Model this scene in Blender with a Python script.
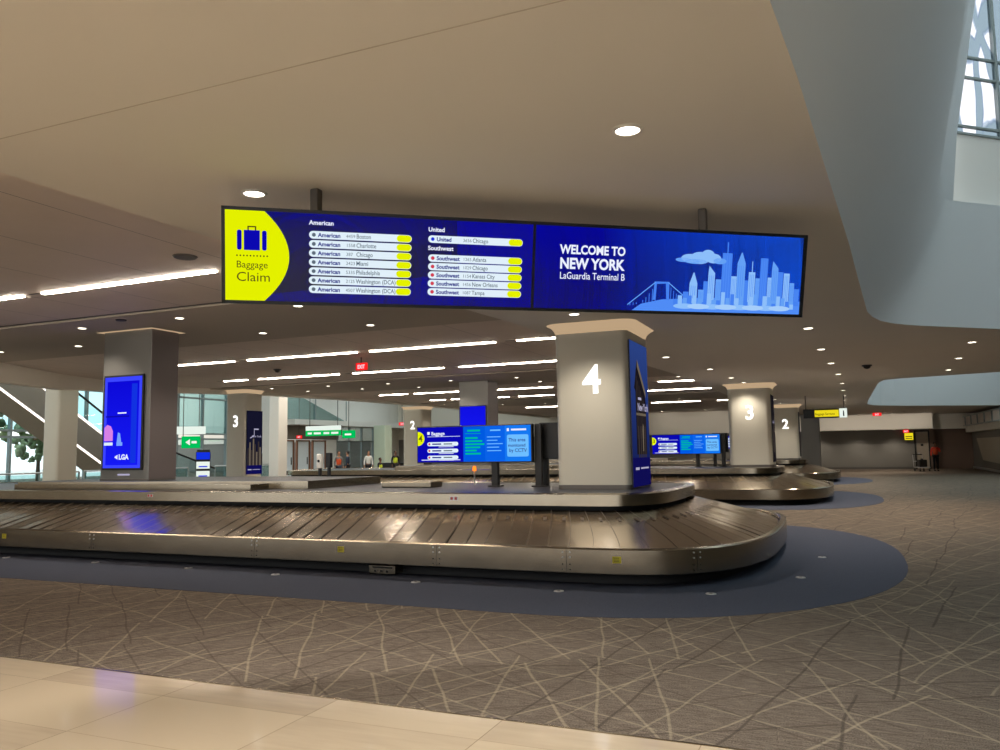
import bpy, bmesh, math, random
from mathutils import Vector, Matrix
random.seed(7)
S = bpy.context.scene
for o in list(bpy.data.objects): bpy.data.objects.remove(o)
C = S.collection
PI = math.pi
# ------------------------------------------------------------------ camera
YAW, PITCH, ROLL = math.radians(23.0), math.radians(5.44), math.radians(0.9)
f = Vector((-math.sin(YAW)*math.cos(PITCH), math.cos(YAW)*math.cos(PITCH), math.sin(PITCH)))
r = f.cross(Vector((0, 0, 1))).normalized(); u = r.cross(f)
r2 = math.cos(ROLL)*r-math.sin(ROLL)*u; u2 = math.sin(ROLL)*r+math.cos(ROLL)*u
cd = bpy.data.cameras.new('camera'); cam = bpy.data.objects.new('camera', cd); C.objects.link(cam)
M = Matrix((r2, u2, -f)).transposed().to_4x4(); M.translation = (0, 0, 1.6); cam.matrix_world = M
cd.sensor_width = 36; cd.lens = 28.8; cd.clip_end = 500
S.camera = cam
# ------------------------------------------------------------------ world, exposure
S.view_settings.view_transform = 'Standard'; S.view_settings.look = 'None'
S.view_settings.gamma = 1; S.view_settings.use_curve_mapping = False; S.view_settings.exposure = 0.0
w = bpy.data.worlds.new('world'); S.world = w; w.use_nodes = True
bg = w.node_tree.nodes['Background']; bg.inputs[0].default_value = (0.95, 0.98, 1.0, 1); bg.inputs[1].default_value = 2.0
LAMP = 7.4          # one factor for every downlight
WARM = (1.0, 0.95, 0.88)
NEUT = (1.0, 0.90, 0.78)

# ------------------------------------------------------------------ materials
def lin(h):
    if isinstance(h, tuple): v = [x/255 for x in h]
    else: v = [int(h[i:i+2], 16)/255 for i in (0, 2, 4)]
    return tuple(x/12.92 if x <= .04045 else ((x+.055)/1.055)**2.4 for x in v)+(1,)
def nm(name):
    m = bpy.data.materials.new(name); m.use_nodes = True
    nt = m.node_tree; return m, nt, nt.nodes['Principled BSDF']
def N(nt, t, **k):
    n = nt.nodes.new(t)
    for a, b in k.items():
        if a.startswith('i_'):
            key = a[2:]; n.inputs[int(key) if key.isdigit() else key.replace('_', ' ')].default_value = b
        else: setattr(n, a, b)
    return n
def pmat(name, col, rough=.6, metal=0., noise=.08, scale=6., bump=0., spec=.5):
    m, nt, b = nm(name); L = nt.links.new
    tc = N(nt, 'ShaderNodeTexCoord'); nz = N(nt, 'ShaderNodeTexNoise', i_Scale=scale, i_Detail=4.)
    L(tc.outputs['Object'], nz.inputs['Vector'])
    mx = N(nt, 'ShaderNodeMix', data_type='RGBA')
    c = lin(col)
    mx.inputs[6].default_value = tuple(x*(1-noise) for x in c[:3])+(1,)
    mx.inputs[7].default_value = tuple(min(1, x*(1+noise)) for x in c[:3])+(1,)
    L(nz.outputs['Fac'], mx.inputs[0]); L(mx.outputs[2], b.inputs['Base Color'])
    b.inputs['Roughness'].default_value = rough; b.inputs['Metallic'].default_value = metal
    b.inputs['Specular IOR Level'].default_value = spec
    if bump:
        bp = N(nt, 'ShaderNodeBump', i_Strength=bump, i_Distance=.01); L(nz.outputs['Fac'], bp.inputs['Height']); L(bp.outputs[0], b.inputs['Normal'])
    return m
def emat(name, col, s=1.0):
    m, nt, b = nm(name); nt.nodes.remove(b)
    e = N(nt, 'ShaderNodeEmission'); e.inputs[0].default_value = lin(col) if not (isinstance(col, tuple) and max(col) <= 1.0) else col+(1,)
    e.inputs[1].default_value = s
    nt.links.new(e.outputs[0], nt.nodes['Material Output'].inputs[0]); return m
def glass_mat(name, tint=(.9, .97, .98), gl=.12, rough=.02):
    m, nt, b = nm(name); nt.nodes.remove(b); L = nt.links.new
    t = N(nt, 'ShaderNodeBsdfTransparent'); t.inputs[0].default_value = tint+(1,)
    g = N(nt, 'ShaderNodeBsdfGlossy', i_Roughness=rough)
    lw = N(nt, 'ShaderNodeLayerWeight', i_Blend=.25); mp = N(nt, 'ShaderNodeMath', operation='MULTIPLY_ADD'); mp.inputs[1].default_value = .5; mp.inputs[2].default_value = gl*.3
    L(lw.outputs['Fresnel'], mp.inputs[0])
    mx = N(nt, 'ShaderNodeMixShader'); L(mp.outputs[0], mx.inputs[0]); L(t.outputs[0], mx.inputs[1]); L(g.outputs[0], mx.inputs[2])
    L(mx.outputs[0], nt.nodes['Material Output'].inputs[0]); return m

def carpet_mat():
    m, nt, b = nm('patterned carpet'); L = nt.links.new
    tc = N(nt, 'ShaderNodeTexCoord')
    def mp(rot, sc):
        q = N(nt, 'ShaderNodeMapping'); q.inputs['Rotation'].default_value = (0, 0, rot); q.inputs['Scale'].default_value = sc
        L(tc.outputs['Object'], q.inputs['Vector']); return q
    fine = N(nt, 'ShaderNodeTexNoise', i_Scale=7., i_Detail=8., i_Roughness=.8); L(mp(.15, (1, 6, 1)).outputs[0], fine.inputs['Vector'])
    grain = N(nt, 'ShaderNodeTexNoise', i_Scale=120., i_Detail=3.); L(tc.outputs['Object'], grain.inputs['Vector'])
    base = N(nt, 'ShaderNodeValToRGB'); e = base.color_ramp.elements
    e[0].position = .41; e[0].color = lin('3a312b'); e[1].position = .62; e[1].color = lin('7e7163')
    ad = N(nt, 'ShaderNodeMath', operation='MULTIPLY_ADD'); ad.inputs[1].default_value = .5; L(grain.outputs['Fac'], ad.inputs[0])
    hf = N(nt, 'ShaderNodeMath', operation='MULTIPLY'); hf.inputs[1].default_value = .55; L(fine.outputs['Fac'], hf.inputs[0]); L(hf.outputs[0], ad.inputs[2])
    L(ad.outputs[0], base.inputs[0])
    cur = base.outputs[0]
    wob = N(nt, 'ShaderNodeTexNoise', i_Scale=.9, i_Detail=1.); L(tc.outputs['Object'], wob.inputs['Vector'])
    def M2(op, *a_):
        n = N(nt, 'ShaderNodeMath', operation=op)
        for i, v in enumerate(a_):
            if isinstance(v, (int, float)): n.inputs[i].default_value = v
            else: L(v, n.inputs[i])
        return n.outputs[0]
    def lines(cur, ang, freq, wdt, col, amt, seed):
        q = N(nt, 'ShaderNodeMapping'); q.inputs['Rotation'].default_value = (0, 0, ang); q.inputs['Location'].default_value = (seed*3.13, seed*1.71, 0); L(tc.outputs['Object'], q.inputs['Vector'])
        sx = N(nt, 'ShaderNodeSeparateXYZ'); L(q.outputs[0], sx.inputs[0])
        uu = M2('MULTIPLY', M2('MULTIPLY_ADD', wob.outputs['Fac'], .13, sx.outputs[0]), freq)
        fl = M2('FLOOR', uu); fr = M2('FRACT', uu)
        seg = M2('FLOOR', M2('MULTIPLY', sx.outputs[1], .42))
        cb = N(nt, 'ShaderNodeCombineXYZ'); L(fl, cb.inputs[0]); L(seg, cb.inputs[1]); cb.inputs[2].default_value = seed
        wn = N(nt, 'ShaderNodeTexWhiteNoise'); L(cb.outputs[0], wn.inputs['Vector'])
        c1 = N(nt, 'ShaderNodeSeparateColor'); L(wn.outputs['Color'], c1.inputs[0])
        tilt_ = M2('MULTIPLY', M2('SUBTRACT', c1.outputs[1], .5), M2('FRACT', M2('MULTIPLY', sx.outputs[1], .42)))
        pos = M2('ADD', M2('MULTIPLY_ADD', c1.outputs[0], .5, .25), M2('MULTIPLY', tilt_, .5))
        d = M2('ABSOLUTE', M2('SUBTRACT', fr, pos))
        lt = N(nt, 'ShaderNodeMapRange', interpolation_type='SMOOTHSTEP'); lt.inputs[1].default_value = wdt*freq*.3; lt.inputs[2].default_value = wdt*freq; lt.inputs[3].default_value = 1; lt.inputs[4].default_value = 0; L(d, lt.inputs[0])
        on = M2('MULTIPLY', M2('GREATER_THAN', c1.outputs[2], .30), amt)
        brk = N(nt, 'ShaderNodeMapRange'); brk.inputs[1].default_value = .35; brk.inputs[2].default_value = .55; L(fine.outputs['Fac'], brk.inputs[0])
        fac = M2('MULTIPLY', M2('MULTIPLY', lt.outputs[0], on), M2('MULTIPLY_ADD', brk.outputs[0], .6, .4))
        mx = N(nt, 'ShaderNodeMix', data_type='RGBA'); mx.inputs[7].default_value = lin(col); L(fac, mx.inputs[0]); L(cur, mx.inputs[6])
        return mx.outputs[2]
    for ang_, fq, wd_, cl, am, sd in ((.5, 2.1, .014, 'a0927b', .6, 1), (-.6, 1.9, .014, 'a0927b', .55, 2), (1.15, 1.7, .015, '2e2723', .6, 3), (-1.2, 1.9, .013, '9d907a', .5, 4), (.15, 1.5, .015, '2e2723', .6, 5), (-.25, 1.8, .013, 'a0927b', .5, 6), (.85, 2.2, .013, '332b26', .5, 7), (-.9, 2.0, .012, '332b26', .5, 8), (.3, 2.0, .012, 'a0927b', .45, 9)):
        cur = lines(cur, ang_, fq, wd_, cl, am, sd)
    L(cur, b.inputs['Base Color']); b.inputs['Roughness'].default_value = .95; b.inputs['Specular IOR Level'].default_value = .15
    bp = N(nt, 'ShaderNodeBump', i_Strength=.4, i_Distance=.006); L(grain.outputs['Fac'], bp.inputs['Height']); L(bp.outputs[0], b.inputs['Normal'])
    return m
def tile_mat():
    m, nt, b = nm('cream polished tile'); L = nt.links.new
    tc = N(nt, 'ShaderNodeTexCoord'); sx = N(nt, 'ShaderNodeSeparateXYZ'); L(tc.outputs['Object'], sx.inputs[0])
    def cell(sock, off, p):
        a = N(nt, 'ShaderNodeMath', operation='MULTIPLY_ADD'); a.inputs[1].default_value = 1/p; a.inputs[2].default_value = off; L(sock, a.inputs[0])
        fl = N(nt, 'ShaderNodeMath', operation='FLOOR'); L(a.outputs[0], fl.inputs[0])
        fr = N(nt, 'ShaderNodeMath', operation='FRACT'); L(a.outputs[0], fr.inputs[0])
        pp = N(nt, 'ShaderNodeMath', operation='PINGPONG'); pp.inputs[1].default_value = .5; L(fr.outputs[0], pp.inputs[0])
        lt = N(nt, 'ShaderNodeMath', operation='LESS_THAN'); lt.inputs[1].default_value = .003; L(pp.outputs[0], lt.inputs[0])
        return fl.outputs[0], lt.outputs[0]
    fx, lx = cell(sx.outputs[0], (4.28/1.165) % 1, 1.165); fy, ly = cell(sx.outputs[1], (-4.2/.72) % 1, .72)
    cb = N(nt, 'ShaderNodeCombineXYZ'); L(fx, cb.inputs[0]); L(fy, cb.inputs[1])
    wn = N(nt, 'ShaderNodeTexWhiteNoise'); L(cb.outputs[0], wn.inputs['Vector'])
    q = N(nt, 'ShaderNodeMapping'); q.inputs['Scale'].default_value = (1, 7, 1); L(tc.outputs['Object'], q.inputs['Vector'])
    nz = N(nt, 'ShaderNodeTexNoise', i_Scale=2.2, i_Detail=5.); L(q.outputs[0], nz.inputs['Vector'])
    sm = N(nt, 'ShaderNodeMath', operation='MULTIPLY_ADD'); sm.inputs[1].default_value = .55; L(nz.outputs['Fac'], sm.inputs[0])
    h = N(nt, 'ShaderNodeMath', operation='MULTIPLY'); h.inputs[1].default_value = .45; L(wn.outputs['Value'], h.inputs[0]); L(h.outputs[0], sm.inputs[2])
    cr = N(nt, 'ShaderNodeValToRGB'); e = cr.color_ramp.elements; e[0].position = .15; e[0].color = lin('a89680'); e[1].position = .6; e[1].color = lin('beac92')
    L(sm.outputs[0], cr.inputs[0])
    g = N(nt, 'ShaderNodeMath', operation='MAXIMUM'); L(lx, g.inputs[0]); L(ly, g.inputs[1])
    g2 = N(nt, 'ShaderNodeMath', operation='MULTIPLY'); g2.inputs[1].default_value = .55; L(g.outputs[0], g2.inputs[0])
    mx = N(nt, 'ShaderNodeMix', data_type='RGBA'); mx.inputs[7].default_value = lin('75634b'); L(g2.outputs[0], mx.inputs[0]); L(cr.outputs[0], mx.inputs[6])
    L(mx.outputs[2], b.inputs['Base Color']); b.inputs['Roughness'].default_value = .09
    return m
def steel_mat(name, col='a8a49a', rough=.3, wave=(1, 1, 30), bump=.05, warp=0.):
    m, nt, b = nm(name); L = nt.links.new
    tc = N(nt, 'ShaderNodeTexCoord'); q = N(nt, 'ShaderNodeMapping'); q.inputs['Scale'].default_value = wave; L(tc.outputs['Object'], q.inputs['Vector'])
    nz = N(nt, 'ShaderNodeTexNoise', i_Scale=8., i_Detail=4.); L(q.outputs[0], nz.inputs['Vector'])
    rr = N(nt, 'ShaderNodeMapRange'); rr.inputs[3].default_value = rough*.75; rr.inputs[4].default_value = rough*1.3; L(nz.outputs['Fac'], rr.inputs[0]); L(rr.outputs[0], b.inputs['Roughness'])
    b.inputs['Base Color'].default_value = lin(col); b.inputs['Metallic'].default_value = 1
    bp = N(nt, 'ShaderNodeBump', i_Strength=bump, i_Distance=.004); L(nz.outputs['Fac'], bp.inputs['Height'])
    if warp:
        n2 = N(nt, 'ShaderNodeTexNoise', i_Scale=2.6, i_Detail=1.); L(tc.outputs['Object'], n2.inputs['Vector'])
        b2 = N(nt, 'ShaderNodeBump', i_Strength=warp, i_Distance=.03); L(n2.outputs['Fac'], b2.inputs['Height']); L(b2.outputs[0], bp.inputs['Normal'])
    L(bp.outputs[0], b.inputs['Normal']); return m
def panel_mat(name, col, px_, py_, rough=.75, dark=.25, metal=0.):
    """ceiling panels with fine joints"""
    m, nt, b = nm(name); L = nt.links.new
    tc = N(nt, 'ShaderNodeTexCoord'); sx = N(nt, 'ShaderNodeSeparateXYZ'); L(tc.outputs['Object'], sx.inputs[0])
    outs = []
    for i, p in ((0, px_), (1, py_)):
        a = N(nt, 'ShaderNodeMath', operation='MULTIPLY'); a.inputs[1].default_value = 1/p; L(sx.outputs[i], a.inputs[0])
        fr = N(nt, 'ShaderNodeMath', operation='FRACT'); L(a.outputs[0], fr.inputs[0])
        lt = N(nt, 'ShaderNodeMath', operation='LESS_THAN'); lt.inputs[1].default_value = .012/p; L(fr.outputs[0], lt.inputs[0]); outs.append(lt.outputs[0])
    g = N(nt, 'ShaderNodeMath', operation='MAXIMUM'); L(outs[0], g.inputs[0]); L(outs[1], g.inputs[1])
    nz = N(nt, 'ShaderNodeTexNoise', i_Scale=1.2, i_Detail=3.); L(tc.outputs['Object'], nz.inputs['Vector'])
    c = lin(col); mx0 = N(nt, 'ShaderNodeMix', data_type='RGBA'); mx0.inputs[6].default_value = tuple(x*.92 for x in c[:3])+(1,); mx0.inputs[7].default_value = tuple(min(1, x*1.08) for x in c[:3])+(1,); L(nz.outputs['Fac'], mx0.inputs[0])
    mx = N(nt, 'ShaderNodeMix', data_type='RGBA'); mx.inputs[7].default_value = tuple(x*dark for x in c[:3])+(1,); L(g.outputs[0], mx.inputs[0]); L(mx0.outputs[2], mx.inputs[6])
    L(mx.outputs[2], b.inputs['Base Color']); b.inputs['Roughness'].default_value = rough; b.inputs['Metallic'].default_value = metal
    return m
def navy_mat():
    m = pmat('navy carpet', '454956', .95, noise=.45, scale=90, bump=.3, spec=.15); return m
def art_glass_mat():
    m, nt, b = nm('printed skylight glass'); nt.nodes.remove(b); L = nt.links.new
    tc = N(nt, 'ShaderNodeTexCoord'); q = N(nt, 'ShaderNodeMapping'); q.inputs['Scale'].default_value = (1.1, 1.1, .38); L(tc.outputs['Object'], q.inputs['Vector'])
    nz = N(nt, 'ShaderNodeTexNoise', i_Scale=1.5, i_Detail=1.5); L(q.outputs[0], nz.inputs['Vector'])
    ad = N(nt, 'ShaderNodeMix', data_type='VECTOR'); ad.inputs[0].default_value = .35; L(q.outputs[0], ad.inputs[4]); L(nz.outputs['Color'], ad.inputs[5])
    v = N(nt, 'ShaderNodeTexVoronoi', feature='DISTANCE_TO_EDGE', i_Scale=2.6); L(ad.outputs[1], v.inputs['Vector'])
    cr = N(nt, 'ShaderNodeValToRGB'); e = cr.color_ramp.elements; e[0].position = .10; e[0].color = (.44, .50, .54, 1); e[1].position = .16; e[1].color = (.84, .83, .86, 1)
    mid = cr.color_ramp.elements.new(.125); mid.color = (.36, .42, .50, 1)
    L(v.outputs['Distance'], cr.inputs[0])
    t = N(nt, 'ShaderNodeBsdfTransparent'); L(cr.outputs[0], t.inputs[0])
    g = N(nt, 'ShaderNodeBsdfGlossy', i_Roughness=.05)
    mx = N(nt, 'ShaderNodeMixShader', i_0=.06); L(t.outputs[0], mx.inputs[1]); L(g.outputs[0], mx.inputs[2]); L(mx.outputs[0], nt.nodes['Material Output'].inputs[0]); return m

m_carpet = carpet_mat(); m_tile = tile_mat(); m_navy = navy_mat()
m_plaster = pmat('ceiling plaster', 'd0cac0', .85, noise=.03, scale=.6)
m_bay = panel_mat('ceiling metal panels', 'd2c4b8', 1.5, 4.45, .6)
m_band = pmat('ceiling band plaster', 'b5ab9d', .85, noise=.03, scale=.6)
m_shaft = pmat('skylight plaster', 'd2d5d6', .8, noise=.02, scale=.5)
m_white = pmat('white plaster', 'e2dfd8', .8, noise=.03, scale=.6)
m_fascia = pmat('fascia plaster', 'e2dccf', .8, noise=.03, scale=.6)
m_col = pmat('column cladding', 'c4bfb0', .42, noise=.03, scale=1.)
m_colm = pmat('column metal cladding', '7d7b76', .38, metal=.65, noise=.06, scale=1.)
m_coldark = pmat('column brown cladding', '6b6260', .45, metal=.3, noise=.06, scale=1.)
m_steel = steel_mat('brushed rail steel', '9c907d', .2, (1, 1, 40), .06, .10)
m_plate = steel_mat('conveyor plate steel', 'cdc0ae', .2, (30, 1, 1), .05, .22)
m_seam = pmat('plate seam', '6a5f53', .4, metal=.8)
m_black = pmat('black plastic', '121214', .4, noise=.1)
m_toe = pmat('dark toe kick', '0c0c0d', .6)
m_dark = pmat('dark metal', '33312f', .4, metal=.5)
m_rod = pmat('grey metal rod', '6b6660', .4, metal=.6)
m_wallgrey = pmat('grey wall panel', '7a766e', .7, noise=.1, scale=1)
m_brown = pmat('brown recess wall', '7a6455', .7, noise=.1, scale=1)
m_beige = pmat('beige panel', 'b9ad9a', .6, noise=.04)
m_mull = pmat('window mullion', '8d9796', .4, metal=.3)
m_glass = glass_mat('clear glass'); m_teal = glass_mat('teal tinted glass', (.66, .84, .86), .2)
m_rail_glass = glass_mat('balustrade glass', (.75, .9, .9), .2)
m_art = art_glass_mat()
m_lamp = emat('downlight glow', (1.0, .9, .75), 9.); m_linear = emat('linear light glow', (1.0, .88, .74), 38.)
m_cove_glow = emat('painted cove glow', (1.0, .70, .42), .5)  # emissive colour standing in for warm light at the column tops
m_trim = pmat('lamp trim white', 'cfc9be', .4)
m_y = emat('screen yellow', (228, 240, 0)); m_bl = emat('screen blue', (10, 8, 176)); m_bl2 = emat('screen mid blue', (18, 50, 225))
m_wh = emat('screen white', (225, 240, 250)); m_tx = emat('screen text white', (235, 240, 255)); m_navytx = emat('screen navy text', (35, 45, 140)); m_gtx = emat('screen grey text', (90, 105, 120))
m_oliv = emat('screen olive text', (90, 80, 20)); m_red = emat('screen red', (210, 60, 80)); m_cy = emat('screen cyan blue', (0, 90, 225)); m_cy2 = emat('screen light blue', (20, 120, 240)); m_cy3 = emat('screen pale blue', (110, 190, 255))
m_grn = emat('screen green', (0, 190, 150)); m_num = emat('lit numeral', (1., .98, .95), 1.6)
m_exit = emat('exit red', (235, 30, 30), 1.3); m_signgreen = emat('green sign', (0, 190, 90), 1.); m_signwhite = emat('lit white sign', (235, 245, 235), 1.)
m_signy = emat('lit yellow sign', (235, 215, 30), 1.); m_orange = emat('amber beacon glow', (255, 120, 30), 2.)
m_sticker = pmat('yellow sticker', 'c9b81d', .5); m_redst = pmat('red sticker', 'b0302a', .5); m_silver = pmat('silver disc', 'c8c8c8', .3, metal=.6)

def grad_mat(name, c0, c1, axis=0, lo=0., hi=1., s=1.0, power=1.):
    """a screen picture whose colour runs from one blue to another"""
    m, nt, b = nm(name); nt.nodes.remove(b); L = nt.links.new
    tc = N(nt, 'ShaderNodeTexCoord'); sx = N(nt, 'ShaderNodeSeparateXYZ'); L(tc.outputs['Object'], sx.inputs[0])
    mr = N(nt, 'ShaderNodeMapRange'); mr.inputs[1].default_value = lo; mr.inputs[2].default_value = hi; L(sx.outputs[axis], mr.inputs[0])
    cr = N(nt, 'ShaderNodeValToRGB'); cr.color_ramp.elements[0].color = lin(c0); cr.color_ramp.elements[1].color = lin(c1)
    L(mr.outputs[0], cr.inputs[0]); e = N(nt, 'ShaderNodeEmission', i_Strength=s); L(cr.outputs[0], e.inputs[0]); L(e.outputs[0], nt.nodes['Material Output'].inputs[0]); return m

# ------------------------------------------------------------------ mesh helpers
class MB:
    def __init__(s): s.bm = bmesh.new(); s.mats = []
    def mi(s, m):
        if m not in s.mats: s.mats.append(m)
        return s.mats.index(m)
    def face(s, pts, m, smooth=False):
        vs = [s.bm.verts.new(p) for p in pts]
        fc = s.bm.faces.new(vs); fc.material_index = s.mi(m); fc.smooth = smooth; return fc
    def box(s, x0, x1, y0, y1, z0, z1, m, bev=0., mtx=None):
        r_ = bmesh.ops.create_cube(s.bm, size=1, matrix=Matrix.Translation(((x0+x1)/2, (y0+y1)/2, (z0+z1)/2)) @ Matrix.Diagonal((abs(x1-x0), abs(y1-y0), abs(z1-z0), 1)))
        vs = r_['verts']; fs = {fc for v in vs for fc in v.link_faces}
        if bev:
            es = {e for v in vs for e in v.link_edges}
            q = bmesh.ops.bevel(s.bm, geom=list(es)+list(vs), offset=bev, segments=2, affect='EDGES', profile=.5)
            fs = set(q['faces']) | {fc for fc in fs if fc.is_valid}; vs = {v for fc in fs for v in fc.verts}
        k = s.mi(m)
        for fc in fs:
            if fc.is_valid: fc.material_index = k
        if mtx: bmesh.ops.transform(s.bm, matrix=mtx, verts=list(vs))
        return s
    def tube(s, a, b, rad, m, seg=12, r2=None, caps=True):
        a = Vector(a); b = Vector(b); d = (b-a); L_ = d.length
        q = d.to_track_quat('Z', 'Y').to_matrix().to_4x4()
        g = bmesh.ops.create_cone(s.bm, cap_ends=caps, segments=seg, radius1=rad, radius2=rad if r2 is None else r2, depth=L_, matrix=Matrix.Translation((a+b)/2) @ q)
        k = s.mi(m)
        for fc in {fc for v in g['verts'] for fc in v.link_faces}: fc.material_index = k; fc.smooth = len(fc.verts) == 4
        return s
    def prism(s, pts, z0, z1, m, smooth=False, top=True, bot=True, mtop=None):
        lo = [s.bm.verts.new((p[0], p[1], z0)) for p in pts]; hi = [s.bm.verts.new((p[0], p[1], z1)) for p in pts]
        k = s.mi(m); n = len(pts)
        for i in range(n):
            fc = s.bm.faces.new((lo[i], lo[(i+1) % n], hi[(i+1) % n], hi[i])); fc.material_index = k; fc.smooth = smooth
        if top: fc = s.bm.faces.new(hi); fc.material_index = s.mi(mtop or m)
        if bot: fc = s.bm.faces.new(lo[::-1]); fc.material_index = k
        return s
    def loft(s, rows, m, closed=False, smooth=True, bands=False):
        k = s.mi(m)
        if bands: prs = [([s.bm.verts.new(p) for p in a], [s.bm.verts.new(p) for p in b]) for a, b in zip(rows, rows[1:])]
        else: vr = [[s.bm.verts.new(p) for p in row] for row in rows]; prs = zip(vr, vr[1:])
        for a, b in prs:
            n = len(a)
            for i in range(n if closed else n-1):
                j = (i+1) % n
                fc = s.bm.faces.new((a[i], a[j], b[j], b[i])); fc.material_index = k; fc.smooth = smooth
        return s
    def sphere(s, c, rad, m, sc=(1, 1, 1), seg=12):
        g = bmesh.ops.create_uvsphere(s.bm, u_segments=seg, v_segments=max(6, seg//2+2), radius=rad, matrix=Matrix.Translation(c) @ Matrix.Diagonal(sc+(1,)))
        k = s.mi(m)
        for fc in {fc for v in g['verts'] for fc in v.link_faces}: fc.material_index = k; fc.smooth = True
        return s
    def obj(s, name, parent=None, loc=None):
        me = bpy.data.meshes.new(name); s.bm.normal_update(); s.bm.to_mesh(me); s.bm.free()
        for m in s.mats: me.materials.append(m)
        o = bpy.data.objects.new(name, me); C.objects.link(o)
        if parent: o.parent = parent
        if loc: o.location = loc
        return o
def tag(o, label, cat, group=None, kind=None):
    o['label'] = label; o['category'] = cat
    if group: o['group'] = group
    if kind: o['kind'] = kind
    return o
def thing(name, label, cat, loc=(0, 0, 0), rz=0, group=None):
    o = bpy.data.objects.new(name, None); C.objects.link(o); o.location = loc; o.rotation_euler = (0, 0, rz); o.empty_display_size = .2
    return tag(o, label, cat, group)
def struct(mb, name): o = mb.obj(name); o['kind'] = 'structure'; return o
def copy_tree(o, parent=None):
    c = o.copy(); C.objects.link(c)
    if parent: c.parent = parent
    for ch in [q for q in bpy.data.objects if q.parent == o]: copy_tree(ch, c)
    return c
def text_polys(txt, size, bold=0., align='LEFT', width=1.0):
    cu = bpy.data.curves.new('t', 'FONT'); cu.body = txt; cu.size = size; cu.offset = bold; cu.align_x = align; cu.resolution_u = 3; cu.fill_mode = 'FRONT'
    o = bpy.data.objects.new('t', cu); C.objects.link(o)
    me = bpy.data.meshes.new_from_object(o.evaluated_get(bpy.context.evaluated_depsgraph_get()))
    vs = [(v.co.x*width, v.co.y) for v in me.vertices]; fs = [tuple(p.vertices) for p in me.polygons]
    bpy.data.objects.remove(o); bpy.data.curves.remove(cu); bpy.data.meshes.remove(me)
    return vs, fs
class Art:
    """flat picture on a screen or sign: local x right, z up, facing -y"""
    def __init__(s): s.mb = MB()
    def P(s, x, z, l): return (x, -l*.0015, z)
    def poly(s, pts, m, l=1): s.mb.face([s.P(x, z, l) for x, z in pts], m); return s
    def rect(s, x0, z0, x1, z1, m, l=1): return s.poly([(x0, z0), (x1, z0), (x1, z1), (x0, z1)], m, l)
    def pill(s, x0, z0, x1, z1, m, l=1, left=True, rad=None):
        h = (z1-z0)/2 if rad is None else rad; pts = []
        for cx, cz, a0 in ((x1-h, z0+h, -90), (x1-h, z1-h, 0), (x0+h, z1-h, 90), (x0+h, z0+h, 180)):
            for k in range(5):
                a = math.radians(a0+k*22.5); pts.append((cx+h*math.cos(a), cz+h*math.sin(a)))
        return s.poly(pts, m, l)
    def disc(s, x, z, rad, m, l=1, sz=1.): return s.poly([(x+rad*math.cos(t*PI/10), z+rad*sz*math.sin(t*PI/10)) for t in range(20)], m, l)
    def text(s, t, x, z, size, m, l=2, bold=0., align='LEFT', width=1.):
        vs, fs = text_polys(t, size, bold, align, width); k = s.mb.mi(m)
        bv = [s.mb.bm.verts.new(s.P(x+a, z+b, l)) for a, b in vs]
        for q in fs:
            try: fc = s.mb.bm.faces.new([bv[i] for i in q]); fc.material_index = k
            except ValueError: pass
        return s
    def obj(s, name, parent, loc=(0, 0, 0), rot=None):
        o = s.mb.obj(name, parent, loc)
        if rot: o.rotation_euler = rot
        return o
ORD = ['nearest', 'second nearest', 'third nearest', 'fourth nearest', 'fifth nearest', 'sixth nearest', 'seventh nearest', 'eighth nearest', 'ninth nearest', 'tenth nearest', 'eleventh nearest', 'twelfth nearest']

# ================================================================== SETTING
H1, H2 = 3.6, 4.2
b_ = MB(); b_.box(-60, 30, 4.55, 90, -.2, 0, m_carpet); struct(b_, 'floor')
b_ = MB(); b_.box(-60, 30, -16, 4.55, -.2, .002, m_tile); b_.box(-60, 30, 4.545, 4.56, -.2, .006, m_steel); struct(b_, 'floor')
def flat_holes(name, outer, holes, z, mat, thick=0.):
    cu = bpy.data.curves.new('c', 'CURVE'); cu.dimensions = '2D'; cu.fill_mode = 'BOTH'
    for lp in [outer]+holes:
        sp = cu.splines.new('POLY'); sp.points.add(len(lp)-1); sp.use_cyclic_u = True
        for p, q in zip(sp.points, lp): p.co = (q[0], q[1], 0, 1)
    o = bpy.data.objects.new('c', cu); C.objects.link(o)
    me = bpy.data.meshes.new_from_object(o.evaluated_get(bpy.context.evaluated_depsgraph_get())); bpy.data.objects.remove(o); bpy.data.curves.remove(cu)
    me.materials.clear(); me.materials.append(mat)
    for p in me.polygons: p.material_index = 0
    o = bpy.data.objects.new(name, me); C.objects.link(o); o.location = (0, 0, z); o['kind'] = 'structure'; return o
# left limit of the low plaster ceiling, then its two skylight openings
crease = [(-5.35, -16), (-5.33, 3.6), (-5.24, 5.8), (-4.66, 11.4), (-4.58, 13.5), (-4.3, 18), (-3.95, 23.5), (-3.97, 32), (-3.97, 66)]
LB = [(-.8, -3), (-.5, 0), (-.2, 3.6), (-.12, 4.5), (-.03, 5.8), (.07, 7.2), (.17, 8.6), (.26, 10.1), (.36, 11.7), (.45, 13.1), (.53, 13.9), (.68, 14.55), (1.02, 14.84)]
dF = Vector((.757, .6535)); B0 = Vector((.68, 14.55))
holeA = LB+[(8.6, 21.4), (8.6, -3)]
holeB = [(1.17, 29.2), (1.19, 28.2), (1.29, 27.3), (1.7, 26.95), (2.75, 26.6), (4.2, 26.15), (9, 25.4), (9, 50), (7.7, 49), (4, 46.5), (2.6, 45.4), (1.9, 44.7), (1.47, 43.9), (1.22, 42.6), (1.17, 39)]
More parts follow.
